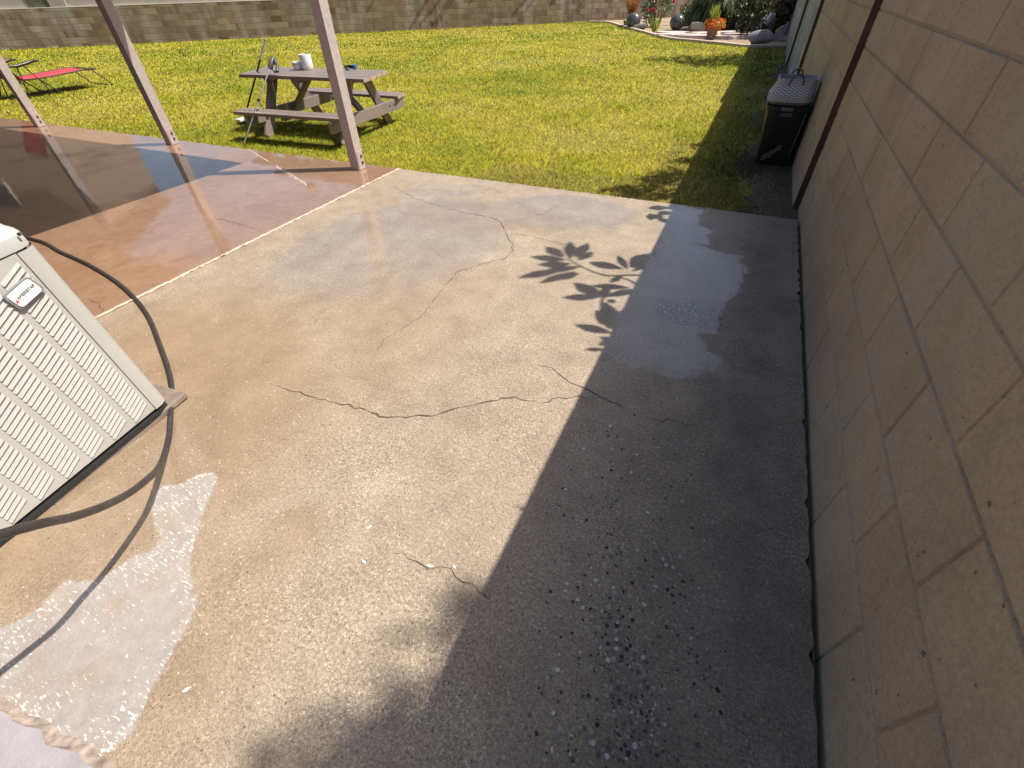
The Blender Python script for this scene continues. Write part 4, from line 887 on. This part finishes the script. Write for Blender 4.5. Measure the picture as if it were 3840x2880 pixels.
tree((7.2, 3.2, 0), 'tall tree beyond the tan wall, shading the near corner of the patio', 6.0, B1, 2.2, 0.13, M_OLE, 11)
B2 = [(*sh(-2.3, 13.6, 5.8), .42), (*sh(-1.5, 13.3, 5.8), .60), (*sh(-0.9, 13.2, 5.6), .8), (*sh(-0.2, 14.4, 5.5), 1.0), (*sh(0.2, 13.0, 5.2), .8), (*sh(-1.7, 14.1, 5.8), .4)]
tree((3.6, 15.4, 0), 'tree behind the far grey wall, shading the lawn beside the garden bed', 2.4, B2, 1.6, 0.22, M_OLE, 12)
B3 = [(1.6, 21.5, 3.0, 1.1), (1.2, 23.5, 3.2, 1.2), (2.0, 19.6, 2.9, .9), (0.9, 25.5, 3.0, 1.0)]  # unseen crown added to deepen the shade over the corner bed
tree((1.9, 22.3, 0), 'unseen broad tree added behind the side wall to shade the planted corner', 1.8, B3, 1.3, 0.24, M_OLE, 13)
random.seed(21)

# ---- garden corner
mb = MB(); n = len(EDGE); top = []
ecat = catmull([(x, y, 0) for x, y in EDGE], 6); vs = []
for i, p in enumerate(ecat):
    t = (ecat[min(i+1, len(ecat)-1)]-ecat[max(i-1, 0)]).normalized(); nn = Vector((-t.y, t.x, 0))
    vs += [p-nn*.06+Vector((0, 0, -.05)), p-nn*.06+Vector((0, 0, .03)), p+nn*.07+Vector((0, 0, .035)), p+nn*.07+Vector((0, 0, -.05))]
mb.add(vs, [(4*i+k, 4*i+k+4, 4*i+k+5, 4*i+k+1) for i in range(len(ecat)-1) for k in range(3)])
tag(mb.build('bed_edging', M_EDGE), 'curved pale concrete edging between the lawn and the corner garden bed', 'edging')
def rock(name, loc, d, mat, label, seedv=1, rz=0):
    random.seed(seedv); bm = bmesh.new(); bmesh.ops.create_icosphere(bm, subdivisions=3, radius=1)
    offs = [(rv(), random.uniform(.42, .85)) for _ in range(13)]
    for v in bm.verts:
        c = v.co.copy()
        for dv, lim in offs:
            q = c.dot(dv)
            if q > lim: c -= dv*(q-lim)*0.85
        v.co = Vector((c.x*d[0]/2, c.y*d[1]/2, c.z*d[2]/2+d[2]*0.36))
    me = bpy.data.meshes.new(name); bm.to_mesh(me); bm.free(); me.materials.append(mat); o = link(bpy.data.objects.new(name, me)); o.location = loc; o.rotation_euler = (0, 0, rz)
    me.polygons.foreach_set('use_smooth', [True]*len(me.polygons))
    try: me.set_sharp_from_angle(angle=R(28))
    except Exception: pass
    return tag(o, label, 'boulder')
rock('boulder', (-0.17, 17.1, -0.03), (0.98, 0.55, 0.42), M_ROCK, 'long low pale boulder at the lawn edge by the side wall', 3, 0.1)
rock('boulder', (-0.22, 19.9, -0.03), (0.75, 0.7, 0.78), M_ROCK, 'upright pale boulder in the shade behind the low one', 5, 0.4)
rock('boulder', (0.22, 18.4, -0.03), (0.35, 0.5, 0.5), M_ROCK, 'narrow boulder leaning close to the side wall', 8, 0.0)
rock('boulder', (-2.62, 21.4, -0.03), (0.9, 0.5, 0.34), M_ROCKD, 'low dark rock between the glazed ball and the drooping palm', 9, 0.3)
rock('boulder', (-4.75, 22.4, -0.03), (0.75, 0.5, 0.28), M_ROCKD, 'flat dark rock beside the shiny ball at the rose bush', 12, -0.5)
def ball(loc, r, label):
    o = empty('garden_ball', loc, 0, label, 'garden ball')
    mb = MB(); mb.lathe([(r*math.sin(R(a))+1e-4, -r*math.cos(R(a))*0.92+r*.9) for a in range(6, 173, 8)], 32); mb.build('sphere', M_BALL, o, True)
    mb = MB(); mb.lathe([(r*.5, -.02), (r*.55, 0.0), (r*.5, .04), (r*.3, .05)], 24); mb.build('stand', M_ROCKD, o, True); return o
ball((-5.2, 22.9, -0.02), 0.28, 'dark glazed garden ball in front of the orange grass clump')
ball((-3.34, 22.0, -0.02), 0.27, 'grey glazed garden ball in the open between rose bush and palm')
def blades(name, loc, n, L, spread, wd, mat, label, cat, droop=.15, part='blades'):
    o = empty(name, loc, 0, label, cat); mb = MB()
    for k in range(n):
        a = random.random()*6.283; t = random.random()**.7*spread; d = Vector((math.cos(a)*t, math.sin(a)*t, 1))
        leaf(mb, Vector((math.cos(a)*.1*t, math.sin(a)*.1*t, 0)), d, Vector((math.cos(a+1.6), math.sin(a+1.6), .1)), L*random.uniform(.6, 1.1), wd, droop=droop*t, seg=4)
    mb.build(part, mat, o); return o
fc = blades('grass_clump', (-5.55, 23.9, 0.16), 150, 1.05, .36, .03, M_ORG, 'tall orange ornamental grass in a pot by the back wall', 'ornamental grass')
mb = MB(); mb.lathe([(0, -.28), (.20, -.28), (.30, .02), (.27, .02), (.18, -.2)], 24); mb.build('pot', M_TERRA, fc, True)
def bush(name, loc, n, r, h, mat, label, cat, lsize, z0=.15, flat=1.0):
    o = empty(name, loc, 0, label, cat); mb = MB()
    cl = [(random.uniform(-r, r)*.75, random.uniform(-r, r)*.75, z0+random.random()*h) for _ in range(16)]
    for k in range(n):
        c = random.choice(cl); v = rv()*r*.42*random.random()**.5; p = Vector(c)+v
        if p.z < 0.03: p.z = 0.03
        leaf(mb, p, rv()+Vector((0, 0, .3)), rv(), lsize*random.uniform(.6, 1.3), lsize*.5)
    mb.build('foliage', mat, o); mb = MB()
    for c in cl[:9]: mb.tube([(c[0]*.1, c[1]*.1, -.03), (c[0]*.6, c[1]*.6, c[2]*.6), c], [.02, .014, .006], 6)
    mb.build('stem', M_BARK, o); return o
rb = bush('rose_bush', (-4.45, 23.7, 0), 1500, .62, 1.1, M_ROSE, 'rose bush with pale leaves and pink flowers by the back wall', 'rose bush', .11)
for px, py, pz in ((-.33, -.5, .55), (-.06, -.55, .55), (.62, -.4, .80), (.1, -.4, 1.1), (.4, -.5, 1.3)):
    mb = MB()
    for k in range(26): leaf(mb, Vector((px, py, pz)), rv(), rv(), .085, .075)
    mb.build('flower', M_PINK, rb)
# drooping palm
PM = empty('palm_shrub', (-1.95, 22.6, 0), 0, 'large drooping green palm shrub in the corner bed', 'palm')
mb = MB(); tr = MB()
for cx, cy, hz, nf in ((0, 0, .95, 80), (.75, .25, 1.0, 64), (-.4, .2, .8, 50)):
    tr.tube([(cx*.6, cy*.6, -.05), (cx*.9, cy*.9, hz*.5), (cx, cy, hz)], [.14, .12, .08], 10)
    for k in range(nf):
        a = random.random()*6.283; el = random.uniform(.0, 1.25); L = random.uniform(.85, 1.3); p = Vector((cx, cy, hz)); d = Vector((math.cos(a)*math.cos(el), math.sin(a)*math.cos(el), math.sin(el))); st = L/12
        for j in range(12):
            d = (d+Vector((0, 0, -.17))).normalized(); q = p+d*st; s = d.cross(Vector((0, 0, 1)))
            s = s.normalized() if s.length > .01 else Vector((1, 0, 0))
            for sg in (-1, 1):
                for jj in (0, .5):
                    leaf(mb, p.lerp(q, jj), d*.9+s*sg*.8+Vector((0, 0, -.25)), s.cross(d)+rv()*.3, .34*(1-.55*j/12), .022, seg=2, droop=.3)
            p = q
        if False: pass
mb.build('fronds', M_PALM, PM); tr.build('trunk', M_BARK, PM, True)
# pot with orange flowers
FP = empty('flower_pot', (-1.72, 18.65, -0.02), 0, 'terracotta pot of orange flowers at the lawn edge', 'flower pot')
mb = MB(); mb.lathe([(0, 0), (.13, 0), (.17, .26), (.19, .26), (.19, .31), (.165, .31), (.15, .26), (0, .25)], 28); mb.build('pot', M_TERRA, FP, True)
mb = MB()
for k in range(420):
    v = rv(); p = Vector((v.x*.29+.04, v.y*.27, .37+v.z*.13)); leaf(mb, p, rv(), rv(), .07, .055)
mb.build('flower_head', M_OFL, FP)
mb = MB()
for k in range(60): leaf(mb, Vector((random.uniform(-.28, .28), random.uniform(-.25, .25), .30)), Vector((random.gauss(0, .35), random.gauss(0, .35), 1)), rv(), random.uniform(.12, .22), .04)
for k in range(60): leaf(mb, Vector((random.uniform(-.08, .08), random.uniform(-.08, .08), .4)), Vector((random.gauss(0, .18), random.gauss(0, .18), 1)), rv(), random.uniform(.3, .52), .045)
mb.build('foliage', M_LIME, FP)
blades('agave', (-3.95, 21.0, -.03), 16, .50, .45, .09, M_LIME, 'small yellow green agave in the bed next to the rose bush', 'agave', .05)
# flagstones
fl = [(-2.9, 19.6, .8, .45, .2), (-2.35, 19.2, .75, .4, -.1), (-1.2, 18.9, .6, .35, .15), (-3.1, 20.3, .7, .4, -.3), (-2.2, 20.1, .65, .42, .3), (-0.95, 19.8, .55, .3, .05), (-1.25, 20.6, .6, .35, .3)]
fll = ['pale flagstone nearest the agave at the lawn edge', 'pale flagstone left of the terracotta flower pot', 'flagstone just right of the terracotta flower pot', 'flagstone behind, on the agave side of the stone group', 'flagstone behind the pale one left of the flower pot', 'shaded flagstone in front of the beige planter', 'flagstone touching the dark ground under the palm']
for (x, y, a, b, rz), lb in zip(fl, fll):
    random.seed(int(abs(x*100))); mb = MB(); m = 9; pts = []
    for k in range(m): t = 6.283*k/m; r = random.uniform(.82, 1.05); pts.append((math.cos(t)*a*r, math.sin(t)*b*r))
    mb.add([(p[0], p[1], 0) for p in pts]+[(p[0]*.97, p[1]*.97, .07) for p in pts], [tuple(range(m, 2*m))]+[(k, (k+1) % m, m+(k+1) % m, m+k) for k in range(m)])
    o = mb.build('flagstone', M_FLAG, None, loc=(x, y, -.02)); o.rotation_euler = (0, 0, rz); tag(o, lb, 'flagstone', 'flagstones in the corner bed')
random.seed(5)
for x, y, lb in ((-1.45, 23.2, 'square beige planter half under the palm fronds'), (-0.72, 22.9, 'square beige planter nearest the side wall')):
    o = empty('planter_box', (x, y, -.02), R(8), lb, 'planter'); mb = MB()
    loft(mb, [ring(.60, .5, 0, p=14), ring(.64, .54, .27, p=14), ring(.68, .58, .27, p=14), ring(.68, .58, .32, p=14), ring(.60, .5, .32, p=14), ring(.58, .48, .25, p=14)]); mb.build('box_body', M_PLANT, o)
    mb = MB(); mb.add(ring(.585, .485, .285, p=14), [tuple(range(40))]); mb.build('soil', M_SOIL, o)
bush('golden_shrub', (-0.1, 22.6, .5), 1100, .50, .65, M_GOLD, 'shrub with golden yellow leaves above the dark corner by the side wall', 'shrub', .13, .2)
bush('dark_shrub', (-0.62, 19.2, 0), 1300, .50, .75, M_DKLEAF, 'small dark leafed shrub beside the upright boulder', 'shrub', .10)
o = bush('dry_shrub', (-0.02, 21.2, 0), 2600, .55, .8, M_DRY, 'brown drooping shrub in the deep shade of the corner', 'shrub', .22)
bush('leafy_vine', (0.05, 27.5, 0), 1200, .6, 1.6, M_DKLEAF, 'dark vine filling the far corner against the side wall', 'vine', .16)
# small bare shrub shading the back wall
for x, lb in ((-13.6, 'thin bare sapling before the middle of the back wall'),):
    pass

# ---- beyond the back wall: seen only in the wet concrete and in the shadows on the wall
NH = empty('neighbour_house', (-34.0, 6.6, 0), math.atan2(0.846, 1.0), 'two storey brown stucco house beyond the back wall', 'house')
M_NH = simple('brown_stucco', (0.30, 0.215, 0.145), 0.9, 0.12, 3, bump=0.4)
mb = MB(); mb.box((-2.0, 4.6, 4.3), (18.0, 8.0, 8.9)); mb.build('wall', M_NH, NH)
mb = MB(); mb.add([(-11.6, 0.1, 8.7), (7.6, 0.1, 8.7), (7.6, 9.1, 8.7), (-11.6, 9.1, 8.7), (-8.0, 4.6, 11.2), (4.0, 4.6, 11.2)], [(3, 2, 1, 0), (0, 1, 5, 4), (1, 2, 5), (2, 3, 4, 5), (3, 0, 4)]); mb.build('roof', M_TERRA, NH)
for x in (-7.5, -2.0, 3.5):
    for z in (2.2, 5.6):
        mb = MB(); mb.box((x, 0.585, z), (1.5, 0.05, 1.3)); w_ = mb.build('window', M_LEDGE, NH)
        mb = MB(); mb.box((x, 0.557, z), (1.34, 0.02, 1.14)); mb.build('pane', simple('window_glass', (0.03, 0.035, 0.04), 0.08), w_)
for x, hh, sd_, lb in ((-21.5, 4.6, 31, 'bushy tree beyond the back wall next to the brown house'), (-15.5, 4.9, 32, 'bushy tree beyond the middle of the back wall'), (-9.5, 4.4, 33, 'bushy tree beyond the right part of the back wall')):
    y = back_y(x)+3.0; xx = x-1.5
    tree((xx, y, 0), lb, hh*0.45, [(xx, y, hh*0.62, hh*0.38), (xx-1.6, y-1.2, hh*0.5, hh*0.33), (xx+1.7, y+1.3, hh*0.52, hh*0.34), (xx-2.9, y-2.4, hh*0.42, 1.3), (xx+3.0, y+2.5, hh*0.42, 1.3)], 0.8, 0.34, M_DKLEAF, sd_)
random.seed(44)
def on_wall_sun(x, z, t): return on_back(x, 0.0, z) + SD*t
BT = empty('tree', (-10.6, back_y(-10.6)+1.6, 0), 0, 'thin branched tree leaning over the back wall and striping it with shadow', 'tree')
mb = MB(); hub = Vector((-11.2, back_y(-11.2)+1.0, 3.4)); mb.tube([BT.location+Vector((0, 0, -.2)), BT.location.lerp(hub, .6), hub], [.14, .11, .08], 8)
for xa_, za_, xb_, zb_, r_ in ((-15.1, 0.05, -14.3, 1.15, .045), (-14.75, 0.15, -13.8, 1.15, .022), (-14.35, 0.05, -13.5, 1.15, .035), (-14.2, 0.1, -13.35, 1.15, .02), (-13.0, .75, -12.7, 1.15, .02), (-11.4, 0.35, -10.6, 1.15, .03), (-10.9, 0.5, -10.3, 1.15, .025), (-10.0, 0.6, -9.6, 1.15, .03), (-9.0, 0.35, -8.4, 1.15, .022), (-16.6, .5, -16.1, 1.15, .02)):
    a_, b_ = on_wall_sun(xa_, za_, 3.2+random.random()), on_wall_sun(xb_, zb_, 3.6); mb.tube([a_, a_.lerp(b_, .5)+Vector((.03, .02, .02)), b_, b_.lerp(hub, .5)+Vector((0, 0, .5)), hub], [r_*.5, r_*.9, r_, r_*1.2, .06], 6)
rel_mb(mb, BT).build('trunk', M_BARK, BT, True)

random.seed(77)
bush('green_shrub', (-2.9, 24.6, 0), 1500, .8, 1.1, M_OLE, 'dense green shrub between the rose bush and the palm by the back wall', 'shrub', .14, .1)
bush('green_shrub', (-1.0, 24.4, 0), 1700, .8, 1.2, M_PALM, 'leafy green shrub right of the palm behind the beige planters', 'shrub', .15, .1)

random.seed(9)
mb = MB(); leaf(mb, Vector((-.013, 0, .003)), Vector((1, 0, .15)), Vector((0, 0, 1)), .026, .011, seg=4); pm_ = mb.v
petal = mb.build('fallen_petal', simple('petal_white', (0.78, 0.76, 0.70), 0.7))
for i, (x, y) in enumerate(PET):
    o = petal if i == 0 else copy_tree(petal)
    o.location = (x, y, 0.001); o.rotation_euler = (0, 0, random.uniform(0, 6.28)); o.scale = (random.uniform(.6, 1.1),)*3
    tag(o, 'tiny white petal lying on the sunlit grey concrete', 'petal', 'fallen petals on the concrete')
